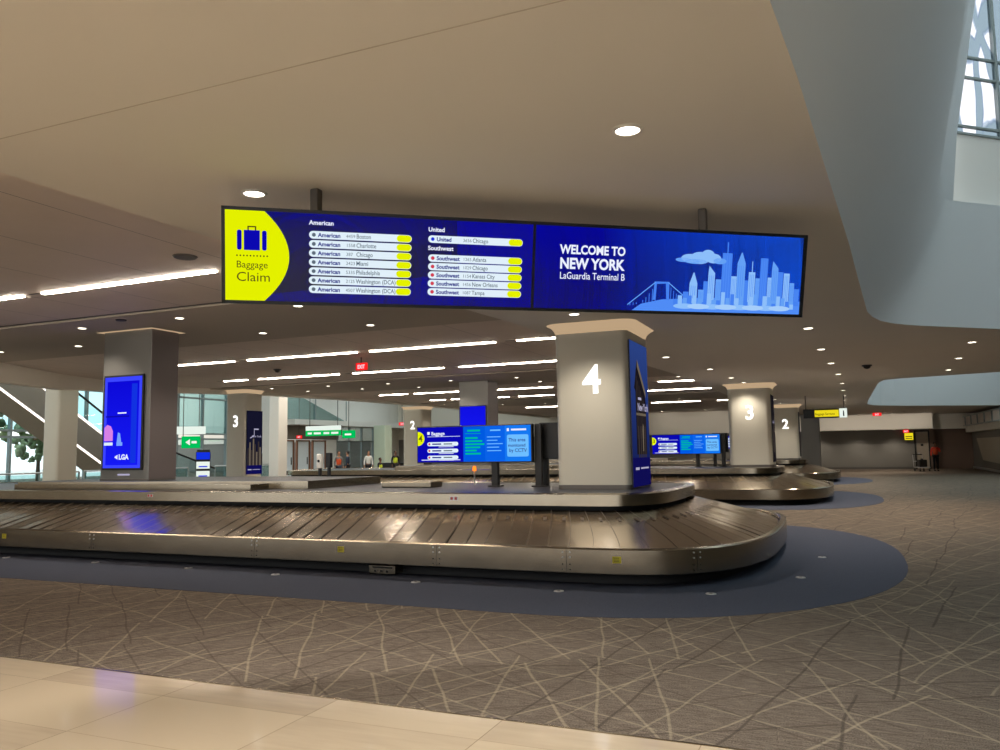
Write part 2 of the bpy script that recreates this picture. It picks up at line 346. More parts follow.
def left_row(z, s_):
    row = [(x+dF.x*s_, y+dF.y*s_*(min(1, max(0, y/14.5))), z) for x, y in LB[:-2]]
    L0 = Vector(row[-2]); Cn = Vector(fp(s_, z))
    if z > 5.84: return row[:-1]+[tuple(L0*(1-t_)+Cn*t_) for t_ in (.2, .45, .7, .9, 1.)], .0
    rd = .9-.72*(z-3.6)/2.24; P1 = Vector(fp(s_+rd, z)); L1 = L0.lerp(Cn, 1-min(1, rd/(Cn-L0).length))
    return row[:-1]+[tuple(L1*(1-t_)**2+Cn*2*t_*(1-t_)+P1*t_**2) for t_ in (0., .3, .55, .8, 1.)], rd
def fp(s_, z, back=0.): return (B0.x+dF.x*s_-.6535*back, B0.y+dF.y*s_+.757*back, z)
holeA0 = [(p[0], p[1]) for p in left_row(3.6, 0)[0]]+[fp(10.5, 0)[:2], (8.6, -3)]
flat_holes('ceiling', crease+[(16, 66), (16, -16)], [holeA0, holeB], H1, m_plaster)
b_ = MB(); b_.loft([[(x, y, H1) for x, y in crease], [(x, y, H2+.3) for x, y in crease]], m_plaster, smooth=False)
b_.box(-5.3, -.6, 3.245, 3.253, H1-.002, H1+.01, m_band)
struct(b_, 'trim_1')
# skylight shaft A
prof = [(3.6, 0), (3.9, .26), (4.3, .62), (4.8, 1.0), (5.3, 1.32), (5.84, 1.57), (7.1, 1.95), (9.68, 2.61), (12, 3.23), (14, 3.8)]
b_ = MB(); rows = []; rows2 = []
def fp(s_, z, back=0.): return (B0.x+dF.x*s_-.6535*back, B0.y+dF.y*s_+.757*back, z)
for z, s_ in prof:
    row, rd = left_row(z, s_)
    (rows if z <= 5.84 else rows2).append((row, s_+rd, z))
lo_rows = [rw+[fp(s_+(10.5-s_)*k/10, z) for k in range(1, 11)] for rw, s_, z in rows]
b_.loft(lo_rows, m_shaft)
b_.loft([rows[-1][0]]+[q[0] for q in rows2], m_shaft)
b_.face([fp(1.57, 5.84), fp(10.5, 5.84), fp(10.5, 5.84, .4), fp(1.4, 5.84, .4)], m_shaft)
b_.face([fp(1.3, 5.84, .4), fp(10.5, 5.84, .4), fp(10.5, 7.3, .4), fp(1.3, 7.3, .4)], m_white)
b_.face([fp(10.5, 3.6), (8.6, -3, 3.6), (10.8, -3, 14), (10.8, 24, 14)], m_shaft)
b_.face([(-.8, -3, 3.6), (8.6, -3, 3.6), (10.8, -3, 14), (-.8+2.9, -3, 14)], m_shaft)
struct(b_, 'wall_skylight')
# its arched window and glass roof
fr = MB()
for z in (7.3, 7.44, 8.4, 8.8, 10.6, 12.3, 14): fr.box(1.3, 10.5, -.03, .03, z-.02, z+.02, m_mull)
for s_ in (3.45, 5.6, 7.5, 10): fr.box(s_-.03, s_+.03, -.04, .04, 7.3, 14, m_mull)
fo = fr.obj('window_1'); fo['kind'] = 'structure'
ang = math.atan2(dF.y, dF.x); fo.location = fp(0, 0, .4); fo.rotation_euler = (0, 0, ang)
g = MB(); g.box(1.3, 10.5, -.008, .008, 7.3, 14, m_art); go = g.obj('pane', fo)
g = MB(); g.box(0, 12, -4, 25, 14, 14.02, m_glass)
for k in range(8): g.box(0, 12, -4+k*4, -3.9+k*4, 13.9, 14, m_mull)
struct(g, 'window_2')
# skylight shaft B (far)
b_ = MB(); hb = holeB
top = [(x, y, 9) for x, y in hb]
b_.loft([[(x, y, H1) for x, y in hb]+[(hb[0][0], hb[0][1], H1)], [(x, y, 9) for x, y in hb]+[(hb[0][0], hb[0][1], 9)]], m_shaft, smooth=False)
struct(b_, 'wall_skylight')
g = MB(); g.box(.5, 9.5, 25, 51, 9.0, 9.02, m_glass)
for k in range(9): g.box(.5, 9.5, 25+k*3, 25.1+k*3, 8.9, 9, m_mull)
struct(g, 'window_3')
# left bays: metal panel ceiling with plaster bands
edge = [(-20.9, -16), (-20.95, 14.6), (-22.4, 17.6), (-23.2, 20.3), (-22.9, 23.5), (-21.8, 27), (-21.3, 31.5), (-20.6, 38.3), (-20.6, 66)]
edge_fn = lambda y: next(a[0]+(b[0]-a[0])*(y-a[1])/(b[1]-a[1]) for a, b in zip(edge, edge[1:]) if a[1] <= y <= b[1])
flat_holes('ceiling', [(-4.0, -16), (-4.0, 66)]+edge[::-1], [], H2+.02, m_bay)
for (y0, y1) in ((-3.5, 0.3), (10.65, 14.4), (24.3, 28.6), (37.8, 42.6)):
    b_ = MB(); ys = [y0+(y1-y0)*k/6 for k in range(7)]
    b_.prism([(edge_fn(y), y) for y in ys]+[(-3.9 if y0 < 10 or y0 > 20 else -4.3, y1), (-3.9 if y0 < 10 or y0 > 20 else -4.3, y0)], H2-.02, H2+.3, m_band)
    for y in (y0-.05, y1+.05): b_.box(-20.9 if y < 15 else -22, -4, y-.03, y+.03, H2+.012, H2+.019, m_dark)
    struct(b_, 'ceiling')
# fascia at the left edge of the low ceilings
b_ = MB()
drop = {0: .5, 1: .5, 2: .46, 3: .3, 4: .2, 5: .14, 6: .1, 7: .1, 8: .1}
out = [(x-.35, y) for x, y in edge]
b_.loft([[(x, y, H2+.3) for x, y in edge], [(x, y, H2-drop[i]) for i, (x, y) in enumerate(edge)], [(x, y, H2-drop[i]) for i, (x, y) in enumerate(out)], [(x, y, 7.9) for x, y in out]], m_fascia, smooth=False)
struct(b_, 'wall_fascia')
b_ = MB(); b_.box(-24.2, -20.5, -16, 66, 7.9, 8.1, m_white); b_.box(-45, -34, -16, 66, 7.9, 8.1, m_white); b_.box(-34, -24.2, -16, 8, 7.9, 8.1, m_white); b_.box(-34, -24.2, 58, 66, 7.9, 8.1, m_white)
for k in range(17): b_.box(-34, -24.2, 8+k*3.1, 8.25+k*3.1, 7.7, 8.0, m_white)
struct(b_, 'ceiling')
g = MB(); g.box(-34, -24.2, 8, 58, 8.0, 8.03, m_glass); struct(g, 'added_roof_glazing')  # unseen roof opening, added to let daylight into the dim atrium
# far wall and bulkhead
b_ = MB(); b_.box(-60, 4.55, 60, 60.3, 0, 2.7, m_wallgrey); b_.box(-60, 16, 60.8, 61, 0, 2.9, m_brown); b_.box(5.3, 5.6, 60, 61, 0, 2.7, m_brown)
b_.box(-60, 4.5, 59.97, 60, 0, .14, m_rod)
b_.box(-60, -20.8, 59.9, 60.2, 2.7, 8.1, m_fascia)
struct(b_, 'wall_far')
b_ = MB(); b_.prism([(-21, 58.3), (-2, 58), (5.4, 58), (5.45, 60), (16, 60), (16, 61), (-21, 61)], 2.62, H2, m_fascia); struct(b_, 'wall_bulkhead')
b_ = MB(); b_.box(4.5, 5.25, 60.05, 60.12, 0, 2.45, m_beige); b_.box(4.42, 4.5, 59.95, 60.15, 0, 2.5, m_dark); b_.box(5.25, 5.33, 59.95, 60.15, 0, 2.5, m_dark); b_.box(4.42, 5.33, 59.95, 60.15, 2.45, 2.55, m_dark)
d1 = struct(b_, 'door_1'); b_ = MB(); b_.box(4.6, 4.72, 59.98, 60.05, 1.0, 1.06, m_silver); b_.obj('door_handle', d1)
b_ = MB(); b_.box(4.8, 4.95, 60.03, 60.06, 1.5, 1.65, m_dark); b_.obj('door_sign', d1)
# right side: stair enclosure and far right wall
b_ = MB(); b_.box(15.7, 16, -16, 66, 0, 4, m_wallgrey); struct(b_, 'wall_right')
m_patt = pmat('patterned pale glazing', 'b9aca0', .3, noise=.55, scale=1.6)
st = thing('stair_enclosure', 'grey-brown panelled enclosure with beige wedge panel at the right edge of the hall', 'enclosure', (7.9, 57, 0))
b_ = MB(); b_.box(0, 3, -15, 9, .12, 2.35, m_wallgrey, .03); b_.box(-.02, 0, -15, -5, .0, 2.36, m_wallgrey); b_.obj('body', st)
b_ = MB(); b_.box(-.06, 3, -15.1, 9.1, 0, .14, m_silver, .02); b_.obj('plinth', st)
b_ = MB(); b_.prism([(-.35, -15.3), (3, -15.3), (3, 9.2), (-.35, 9.2)], 2.36, 2.75, m_fascia); b_.obj('canopy', st)
b_ = MB()
vs = [(-.07, -.5, .6), (-.07, -15, .35), (-.07, -15, 1.95), (-.07, 1.5, 1.95)]
b_.face(vs, m_beige); b_.face([(x+.05, y, z) for x, y, z in vs][::-1], m_beige)
for i in range(4): a, c = vs[i], vs[(i+1) % 4]; b_.face([a, (a[0]+.05, a[1], a[2]), (c[0]+.05, c[1], c[2]), c], m_beige)
b_.obj('side_panel', st)
b_ = MB(); b_.box(-.5, 3, -15.3, 5, 2.75, 3.35, m_patt); b_.obj('glass_front', st)
b_ = MB()
for k in range(9): b_.box(-.56, -.5, -15.3+k*2.5, -15.2+k*2.5, 2.75, 3.38, m_mull)
b_.box(-.58, -.5, -15.3, 5, 2.75, 2.8, m_mull); b_.box(-.58, -.5, -15.3, 5, 3.33, 3.38, m_mull); b_.obj('glass_frame', st)

# left wall of the hall (atrium)
WX = -35
wl = MB()
wl.box(WX-.3, WX, 43, 52, 5.6, 8, m_white); wl.box(WX-.3, WX, 43, 44.2, 0, 5.6, m_white); wl.box(WX-.3, WX, 52, 66, 3.9, 8, m_white)
wl.box(WX-.3, WX, 43, 52, 3.6, 4.0, m_white); wl.box(WX-.3, WX, 56, 66, 0, 3.9, m_fascia); wl.box(WX-.3, WX+.02, 44.2, 51, 2.65, 3.6, m_wallgrey)
wl.prism([(WX-.3, 44.2), (WX+1.2, 44.2), (WX+2.4, 66), (WX-.3, 66)], 3.62, 3.98, m_white)
wl.face([(WX+.02, 46.5, 5.62), (WX+.02, 52.1, 5.62), (WX+.02, 52.1, 4.0)], m_white)
wl.box(WX-.3, WX+.1, 40.6, 43, 0, 8, m_white); wl.box(WX-.3, WX+.05, -16, 43, 6.9, 8, m_white); wl.box(WX-.3, WX, -16, 15, 0, 7, m_white)
wl.box(WX-.3, WX, 49.5, 50.8, 0, 2.65, m_white)
struct(wl, 'wall_left')
wn = MB()
for k in range(14): y = 15+k*2.0; wn.box(WX-.15, WX+.05, y-.05, y+.05, 0, 7, m_mull)
for z in (.05, 2.6, 2.9, 5.0, 6.9): wn.box(WX-.12, WX+.03, 15, 41, z-.05, z+.05, m_mull)
wo = struct(wn, 'window_4')
g = MB(); g.box(WX-.02, WX, 15, 24, 0, 7, m_glass); g.box(WX-.02, WX, 24, 41, 2.9, 7, m_teal); g.box(WX-.02, WX, 24, 41, 0, 2.6, m_glass); g.obj('pane', wo)
wn = MB()
for y in (44.2, 48.1, 52): wn.box(WX-.15, WX+.04, y-.05, y+.05, 4, 5.6, m_mull)
wo = struct(wn, 'window_5'); g = MB(); g.box(WX-.02, WX, 44.2, 52, 4, 5.6, m_teal); g.obj('pane', wo)
# lift / entry doors on the left wall
m_frost = pmat('frosted door panel', 'dfe6ea', .3, noise=.04); m_copper = pmat('warm door frame', '8a5f47', .35, metal=.5)
for i, (y0, y1) in enumerate(((44.3, 45.6), (45.9, 47.4), (47.7, 49.3))):
    b_ = MB(); b_.box(WX-.05, WX+.1, y0, y0+.1, 0, 2.6, m_copper); b_.box(WX-.05, WX+.1, y1-.1, y1, 0, 2.6, m_copper); b_.box(WX-.05, WX+.1, y0, y1, 2.5, 2.6, m_copper)
    d = struct(b_, 'door_%d' % (i+2)); b_ = MB(); b_.box(WX-.02, WX+.02, y0+.1, y1-.1, 0, 2.5, m_frost); b_.obj('door_leaf', d); b_ = MB(); b_.box(WX+.02, WX+.06, y1-.3, y1-.24, .9, 1.4, m_dark); b_.obj('door_handle', d)
b_ = MB()
for y in (50.8, 52.5, 54.2, 55.9): b_.box(WX-.1, WX+.05, y-.05, y+.05, 0, 3.62, m_mull)
b_.box(WX-.1, WX+.05, 50.8, 55.9, 2.5, 2.58, m_mull); d = struct(b_, 'door_5'); g = MB(); g.box(WX-.02, WX, 50.8, 55.9, 0, 3.62, m_glass); g.obj('pane', d)
# ground outside
m_pave = pmat('pavement', 'cfd0cc', .9); b_ = MB(); b_.box(-110, -35.2, -16, 90, -.25, -.02, m_pave); struct(b_, 'floor')

# ================================================================== CAROUSELS
def outline(cx, cy, tipx, half, a, n, x_left, seg=22, step=.28):
    """closed loop, anticlockwise from front-left: straight sides and superellipse ends"""
    X0 = cx+tipx-a; XL = cx+x_left+a
    e = []
    for k in range(seg+1):
        t = -PI/2+PI*k/seg
        c_, s_ = math.cos(t), math.sin(t)
        e.append((a*abs(c_)**(2/n), half*math.copysign(abs(s_)**(2/n), s_)))
    pts = []
    ns = 56
    for k in range(ns): pts.append((XL+(X0-XL)*k/ns, cy-half))
    pts += [(X0+x, cy+y) for x, y in e]
    for k in range(1, ns): pts.append((X0-(X0-XL)*k/ns, cy+half))
    pts += [(XL-x, cy-y) for x, y in e[:-1]]
    return pts
def resample(pts, n):
    P = [Vector(p) for p in pts]; P.append(P[0]); L_ = [0]
    for a, b in zip(P, P[1:]): L_.append(L_[-1]+(b-a).length)
    out_ = []; j = 0
    for k in range(n):
        t = L_[-1]*k/n
        while j < len(L_)-2 and L_[j+1] < t: j += 1
        out_.append(P[j].lerp(P[j+1], (t-L_[j])/max(1e-9, L_[j+1]-L_[j])))
    return out_
def half_ease(v): return v
m_deck = pmat('dark blue deck laminate', '20242e', .38, noise=.25, scale=40)
def carousel(cx, cy, label, detail, left=-18.6):
    t = thing('baggage_carousel', label, 'baggage carousel', (cx-9.7, cy, 0), 0, 'baggage carousels')
    X = 9.7   # local origin at the middle
    mk = lambda tip, half, a, n, left: outline(X, 0, tip, half, a, n, left)
    Oo = lambda d, a=2.2, n=3.: mk(-.87-d, 3.6-d, max(.6, a-d*.45), n+d*.7, left+d)
    ro, ri = Oo(0), Oo(.1)
    n = len(ro)
    # outer rail
    b = MB(); b.loft([[(p[0], p[1], z) for p in l] for l, z in ((Oo(.03), .15), (ro, .165), (ro, .435), (Oo(.015), .45), (Oo(.085), .45), (ri, .435), (ri, .36))], m_steel, closed=True, bands=True)
    b.loft([[(p[0], p[1], .15) for p in Oo(.03)], [(p[0], p[1], .15) for p in Oo(.4)]], m_toe, closed=True)
    b.obj('outer_rail', t)
    b = MB(); b.loft([[(p[0], p[1], z) for p in Oo(d)] for d, z in ((.3, .0), (.3, .16), (.5, .16), (.5, 0))], m_toe, closed=True); b.obj('toe_kick', t)
    # conveyor of overlapping plates
    deck = mk(-2.3, 2.1, 1.25, 3.6, left+1.4)
    NP = 170 if detail else 120
    SUB = 4
    # align the loops side by side: pair by parameter of the shared outline points
    A = Oo(.12); 
    lo2, hi2 = [], []
    P = [Vector(p) for p in A]; Q = [Vector(p) for p in deck]
    # cumulative mean length so plates keep an even width
    m_ = min(len(P), len(Q))
    if len(P) != len(Q): P = resample(A, 400); Q = resample(deck, 400)
    P.append(P[0]); Q.append(Q[0]); L_ = [0]
    for i in range(len(P)-1): L_.append(L_[-1]+((P[i+1]-P[i]).length+(Q[i+1]-Q[i]).length)/2)
    j = 0
    def at(tt):
        tt = tt % L_[-1]; lo_i, hi_i = 0, len(L_)-1
        while hi_i-lo_i > 1:
            mid = (lo_i+hi_i)//2
            if L_[mid] <= tt: lo_i = mid
            else: hi_i = mid
        q = (tt-L_[lo_i])/max(1e-9, L_[lo_i+1]-L_[lo_i])
        return P[lo_i].lerp(P[lo_i+1], q), Q[lo_i].lerp(Q[lo_i+1], q)
    b = MB(); tot = L_[-1]; wd = tot/NP
    rnd = random.Random(int(cy*10))
    for i in range(NP):
        t0 = i*wd; lift = .007; jit = rnd.uniform(-.019, .019)
        grid = []
        for v in range(7):
            f_ = v/6; row = []
            for q in range(4):
                s_ = t0+wd*1.06*q/3+.03*math.sin(PI*f_)       # crescent edge
                a0, c0 = at(s_)
                p = a0.lerp(c0, f_); z = .385+(.765-.385)*(f_**.93)
                z += lift*(q/3)+jit*(q/3-.5)*.8*(1-.5*f_)
                row.append((p.x, p.y, z))
            grid.append(row)
        b.loft(grid, m_plate)
        e = [g_[3] for g_ in grid]; b.loft([e, [(x, y, z-.01) for x, y, z in e]], m_seam)
        ed = []
        for v in range(7):
            a0, c0 = at(t0+wd*.995+.03*math.sin(PI*v/6)); a1, c1 = at(t0+wd*1.018+.03*math.sin(PI*v/6)); p0 = a0.lerp(c0, v/6); p1 = a1.lerp(c1, v/6); zz = grid[v][3][2]+.0025
            ed.append([(p0.x, p0.y, zz), (p1.x, p1.y, zz)])
        b.loft(ed, m_seam)
        if detail and i % 1 == 0:
            a0, c0 = at(t0+wd*.66); a1, c1 = at(t0+wd*.84)
            for fa, fb in ((.70, .79),):
                pa = a0.lerp(c0, fa); pb = a1.lerp(c1, fa); pc = a1.lerp(c1, fb); pd = a0.lerp(c0, fb)
                za = .385+.380*fa**.93+.013; zb = .385+.380*fb**.93+.013
                b.face([(pa.x, pa.y, za), (pb.x, pb.y, za), (pc.x, pc.y, zb), (pd.x, pd.y, zb)], m_seam)
    b.obj('conveyor_belt', t)
    # centre deck with its steel rim
    di = mk(-2.36, 2.04, 1.2, 3.6, left+1.46)
    b = MB(); b.loft([[(p[0], p[1], z) for p in l] for l, z in ((di, .82), (deck, .83), (deck, .985), (di, 1.0), (mk(-2.44, 1.96, 1.15, 3.6, left+1.54), 1.0), (mk(-2.45, 1.95, 1.15, 3.6, left+1.55), .985))], m_steel, closed=True, bands=True); b.obj('deck_rim', t)
    b = MB(); dd = mk(-2.45, 1.95, 1.15, 3.6, left+1.55); b.prism(dd, .5, .984, m_toe, mtop=m_deck); b.obj('deck', t)
    b = MB(); b.prism(mk(-2.7, 1.7, 1., 3.6, left+1.8), .0, .5, m_toe); b.obj('core', t)
    # raised infeed cover on the deck
    b = MB(); b.prism([(X-15.4, -1.55), (X-8.7, -1.0), (X-8.75, 1.5), (X-15.4, 1.5)], .984, 1.13, m_steel, mtop=m_deck)
    b.prism([(X-15.4, -1.62), (X-9.5, -1.55), (X-9.5, -1.0), (X-15.4, -1.0)], .984, 1.09, m_steel)
    b.obj('infeed_cover', t)
    b = MB(); b.box(X-7.6, X-6.6, -.35, .1, .984, 1.1, m_steel, .02, ); b.obj('access_cover', t)
    # seams with rivets, stickers
    if detail:
        def on_rail(px_):   # point and tangent on the outer rail near local x, front side
            best = min(range(len(ro)), key=lambda i_: abs(ro[i_][0]-px_)+(0 if ro[i_][1] < 0 else 50))
            return best
        for sx_ in (-10.9, -7.7, -4.75, -3.2, -1.6):
            i_ = on_rail(X+sx_); p = Vector(ro[i_]); q = Vector(ro[(i_+1) % n]); d_ = (q-p).normalized(); nn = Vector((d_.y, -d_.x))
            b = MB()
            for k in (-.045, 0, .045):
                c_ = p+d_*k
                if k == 0: a_, e_ = c_-d_*.0025, c_+d_*.0025; b.face([tuple(a_+nn*.002)+(.17,), tuple(e_+nn*.002)+(.17,), tuple(e_+nn*.002)+(.43,), tuple(a_+nn*.002)+(.43,)], m_dark)
                else:
                    for z in (.2, .26, .34, .40): b.tube(tuple(c_)+(z,), tuple(c_+nn*.006)+(z,), .009, m_dark if z < .3 else m_silver, 8)
            b.obj('rail_joint', t)
        for sx_ in (-12.88, -6.3, -2.52):
            i_ = on_rail(X+sx_); p = Vector(ro[i_]); q = Vector(ro[(i_+1) % n]); d_ = (q-p).normalized(); nn = Vector((d_.y, -d_.x))
            b = MB(); a_, e_ = p-d_*.045+nn*.003, p+d_*.055+nn*.003
            b.face([tuple(a_)+(.29,), tuple(e_)+(.29,), tuple(e_)+(.365,), tuple(a_)+(.365,)], m_sticker)
            a_, e_ = a_+nn*.001, e_+nn*.001
            for z in (.31, .325, .345): b.face([tuple(a_.lerp(e_, .15))+(z,), tuple(a_.lerp(e_, .8))+(z,), tuple(a_.lerp(e_, .8))+(z+.005,), tuple(a_.lerp(e_, .15))+(z+.005,)], m_dark)
            o = b.obj('warning_sticker', t); o['label'] = 'yellow warning sticker'
        for sx_ in (-11.3, -5.35):
            b = MB()
            b.box(X+sx_, X+sx_+.13, -2.105, -2.101, .895, .945, m_silver); b.box(X+sx_+.01, X+sx_+.05, -2.108, -2.104, .90, .94, m_redst); b.box(X+sx_+.075, X+sx_+.115, -2.108, -2.104, .90, .94, m_redst)
            b.obj('caution_label', t)
        b = MB(); b.box(X-5.86, X-5.46, -3.5, -3.1, .015, .13, m_steel, .008)
        for k in range(3): b.tube((X-5.76+k*.09, -3.5, .05), (X-5.76+k*.09, -3.507, .05), .018, m_toe, 10)
        b.box(X-5.8, X-5.5, -3.506, -3.499, .09, .11, m_toe); b.obj('control_box', t)
    return t
CY = {4: 12.75, 3: 26.75, 2: 40.75}
carousel(0, CY[4], 'large stainless steel baggage carousel nearest the camera, around the column marked 4', True, -21.4)
carousel(.57, CY[3], 'steel baggage carousel behind the nearest one, around the white column marked 3 on the right', False, -21.7)
carousel(.75, CY[2], 'steel baggage carousel furthest away, around the white column marked 2 on the right', False, -21.4)
# navy carpet ovals set in the floor
for i, cy in enumerate((12.75, 26.75, 40.75)):
    b = MB(); pts = outline(0, cy, (.73, 1.05, 1.2)[i], 5.25, 4.0, 2.45, -22.6, seg=40); b.prism(pts, -.01, .004+.0, m_navy); struct(b, 'floor')
for i, (x, y) in enumerate([(-12.58, 9.0), (-10.57, 8.99), (-8.68, 8.95), (-7.06, 8.84), (-4.93, 8.85), (-3.05, 8.8), (-1.41, 9.15), (-.55, 10.6), (-.35, 12.6)]):
    nmz = ['leftmost', 'second from left', 'third from left', 'fourth from left', 'fifth from left', 'sixth from left', 'seventh from left', 'eighth from left', 'rightmost'][i]
    b = MB(); b.tube((0, 0, 0), (0, 0, .008), .06, m_silver, 20, .055); b.tube((0, 0, .008), (0, 0, .010), .02, m_dark, 10)
    o = b.obj('floor_outlet', None, (x, y, .004)); tag(o, 'small silver floor outlet cap in navy carpet before nearest carousel, %s' % nmz, 'floor outlet', 'outlet caps in the navy carpet')

# ================================================================== COLUMNS
def rrect(x0, x1, y0, y1, rad, seg=6):
    pts = []
    for cx, cy, a0 in ((x1-rad, y0+rad, -90), (x1-rad, y1-rad, 0), (x0+rad, y1-rad, 90), (x0+rad, y0+rad, 180)):
        for k in range(seg+1): a = math.radians(a0+90*k/seg); pts.append((cx+rad*math.cos(a), cy+rad*math.sin(a)))
    return pts
def numeral(txt, parent, x, y, z, h):
    a = Art(); a.text(txt, 0, -h*.36, h*1.0, m_num, 0, bold=.012*h/.5, align='CENTER', width=.95)
    bm = a.mb.bm; bmesh.ops.solidify(bm, geom=bm.faces[:], thickness=.02)
    return a.obj('numeral', parent, (x, y-.004, z))
def column(label, x0, x1, y0, y1, zb, zt, rad=.16, mat=None, num=None, numz=2.7, rightmat=None, cove=True, group='columns of the baggage hall'):
    cx, cy = (x0+x1)/2, (y0+y1)/2; t = thing('column', label, 'column', (cx, cy, zb), 0, group)
    hx, hy = (x1-x0)/2, (y1-y0)/2; hh = zt-zb
    b = MB(); sh = rrect(-hx, hx, -hy, hy, rad)
    def sc(e): return rrect(-hx-e, hx+e, -hy-e, hy+e, rad+e)
    if cove:
        b.loft([[(p[0], p[1], z) for p in l] for l, z in ((sh, 0), (sh, hh-.30), (sc(.008), hh-.29), (sc(.01), hh-.16))], mat or m_col, closed=True)
        b.face([(p[0], p[1], hh-.16) for p in sc(.01)], mat or m_col)
    else:
        b.loft([[(p[0], p[1], z) for p in sh] for z in (0, hh-.02)], mat or m_col, closed=True, smooth=rad > .05); b.face([(p[0], p[1], hh-.02) for p in sh], mat or m_col)
    b.obj('shaft', t)
    if cove:
        b = MB(); b.loft([[(p[0], p[1], z) for p in l] for l, z in ((sc(.01), hh-.16), (sc(.03), hh-.10), (sc(.08), hh-.045), (sc(.15), hh-.01))], m_cove_glow, closed=True); b.face([(p[0], p[1], hh-.005) for p in sc(.15)], m_cove_glow); o = b.obj('painted_cove_glow', t)  # flared collar glows by itself to imitate light falling on it
    b = MB(); b.loft([[(p[0], p[1], z) for p in l] for l, z in ((rrect(-hx-.012, hx+.012, -hy-.012, hy+.012, rad+.012), 0), (rrect(-hx-.012, hx+.012, -hy-.012, hy+.012, rad+.012), .07), (sh, .075))], m_rod, closed=True, smooth=False); b.obj('base_trim', t)
    if num: numeral(num, t, (0.02), -hy, numz-zb, .62)
    return t
def poster(parent, hx, y0, y1, z0, z1, art):
    b = MB(); b.box(hx, hx+.02, y0, y1, z0, z1, m_black); b.obj('poster_panel', parent)
    art.obj('poster_picture', parent, (hx+.022, y0, z0), (0, 0, PI/2))
# column 4 with its poster
c4 = column('pale rounded column marked with a white 4 on the nearest carousel', -4.16, -2.99, 12.05, 13.45, .984, H1, rad=.1, num='4', numz=2.71)
a = Art(); W, Hh = 1.2, 2.29
m_psky = grad_mat('poster sky', (24, 28, 100), (60, 90, 175), 2, 0, 2.2, .5)
m_pb1 = emat('poster stone', (58, 50, 48), .9); m_pb2 = emat('poster dark stone', (28, 24, 30), .9); m_pb3 = emat('poster light stone', (120, 108, 92), .8); m_pblue = emat('poster deep blue', (18, 16, 90), .8); m_ptx = emat('poster text', (190, 185, 215), .8)
a.rect(0, 0, W, Hh, m_psky, 0)
a.poly([(.30, .5), (1.0, .5), (1.0, 1.35), (.92, 1.55), (.45, 2.0), (.36, 1.85), (.30, 1.7), (.22, 1.55), (.3, 1.5)], m_pb2, 1)
a.poly([(.45, 1.9), (1.0, 1.42), (1.0, 1.52), (.46, 2.02)], m_pb3, 2)
for k in range(7): a.rect(.36+k*.09, .75, .39+k*.09, 1.75-k*.075, m_pb1, 2)
a.rect(.32, 1.12, .98, 1.16, m_pb3, 2)
for k in range(4): a.rect(.4+k*.15, .45, .48+k*.15, .95, m_pb1, 3)
a.poly([(.7, .55), (.76, .55), (.78, .95), (.73, 1.0), (.69, .9)], m_pb3, 4)
a.rect(0, 0, W, .45, m_pblue, 2); a.text('New York', .4, 1.2, .17, m_ptx, 5, .004); a.rect(.44, 1.37, .66, 1.41, m_ptx, 5)
a.rect(.15, .26, .4, .3, m_ptx, 5); a.rect(.5, .27, 1.05, .295, m_ptx, 5)
poster(c4, .587, -.6, .6, .03, 2.32, a)
# dark columns carrying screens
def blue_screen(parent, cx, y, z0, z1, w_, art):
    b = MB(); b.box(cx-w_/2-.04, cx+w_/2+.04, y-.035, y, z0-.04, z1+.04, m_black, .006); b.obj('screen_frame', parent)
    art.obj('screen', parent, (cx-w_/2, y-.037, z0))
cL = column('tall grey metal column with a glowing blue portrait screen at left', -14.03, -12.70, 11.98, 12.68, 1.09, H2, rad=.02, mat=m_colm, cove=False)
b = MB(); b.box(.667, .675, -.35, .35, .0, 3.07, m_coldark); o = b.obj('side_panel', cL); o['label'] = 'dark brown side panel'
b = MB(); b.box(-.76, .76, -.45, .45, 3.085, 3.1, m_cove_glow); b.obj('painted_cove_glow', cL)  # glowing slab imitates the light on the ceiling around this column
a = Art(); m_bs = grad_mat('portrait blue', (22, 26, 245), (12, 8, 215), 2, 0, 1.85, 1.)
a.rect(0, 0, 1.02, 1.85, m_bs, 0)
m_bs2 = emat('portrait lighter edge', (60, 70, 255)); m_bs3 = emat('portrait dark blue', (12, 12, 175)); m_pink = emat('portrait pink', (215, 130, 230)); m_sky = emat('portrait pale blue', (120, 165, 255))
a.rect(0, 0, .07, 1.85, m_bs2, 1); a.rect(.95, 0, 1.02, 1.85, m_bs2, 1); a.rect(0, 1.76, 1.02, 1.85, m_bs2, 1); a.rect(0, 0, 1.02, .06, m_bs2, 1)
a.rect(.05, 1.03, .7, 1.06, m_bs3, 2); a.rect(.75, .1, .9, 1.7, m_bl2, 2)
a.poly([(.02, .55), (.26, .55), (.26, .75), (.2, .85), (.1, .88), (.02, .82)], m_pink, 3); a.rect(.02, .46, .26, .52, m_wh, 3); a.poly([(.37, .5), (.5, .5), (.46, .7), (.4, .72)], m_sky, 3); a.rect(.37, .45, .53, .52, m_sky, 4)
a.poly([(.32, .22), (.41, .17), (.41, .27)], m_tx, 4); a.text('LGA', .44, .175, .14, m_tx, 4, .006); a.rect(.38, 1.1, .62, 1.125, m_tx, 4)
blue_screen(cL, .04-.08, -.35, 1.38-1.09, 3.23-1.09, 1.02, a)
a = Art(); a.pill(-.17, .01, .17, .045, m_ptx, 1); a.obj('sign_text', cL, (0, -.356, .13))
cS = column('dark grey metal column with a small blue screen behind the nearest display', -12.95, -11.78, 26.6, 27.5, 1.0, H2, rad=.02, mat=m_colm, cove=False)
b = MB(); b.box(.587, .594, -.45, .45, 0, 3.15, m_coldark); o = b.obj('side_panel', cS); o['label'] = 'dark brown side panel'
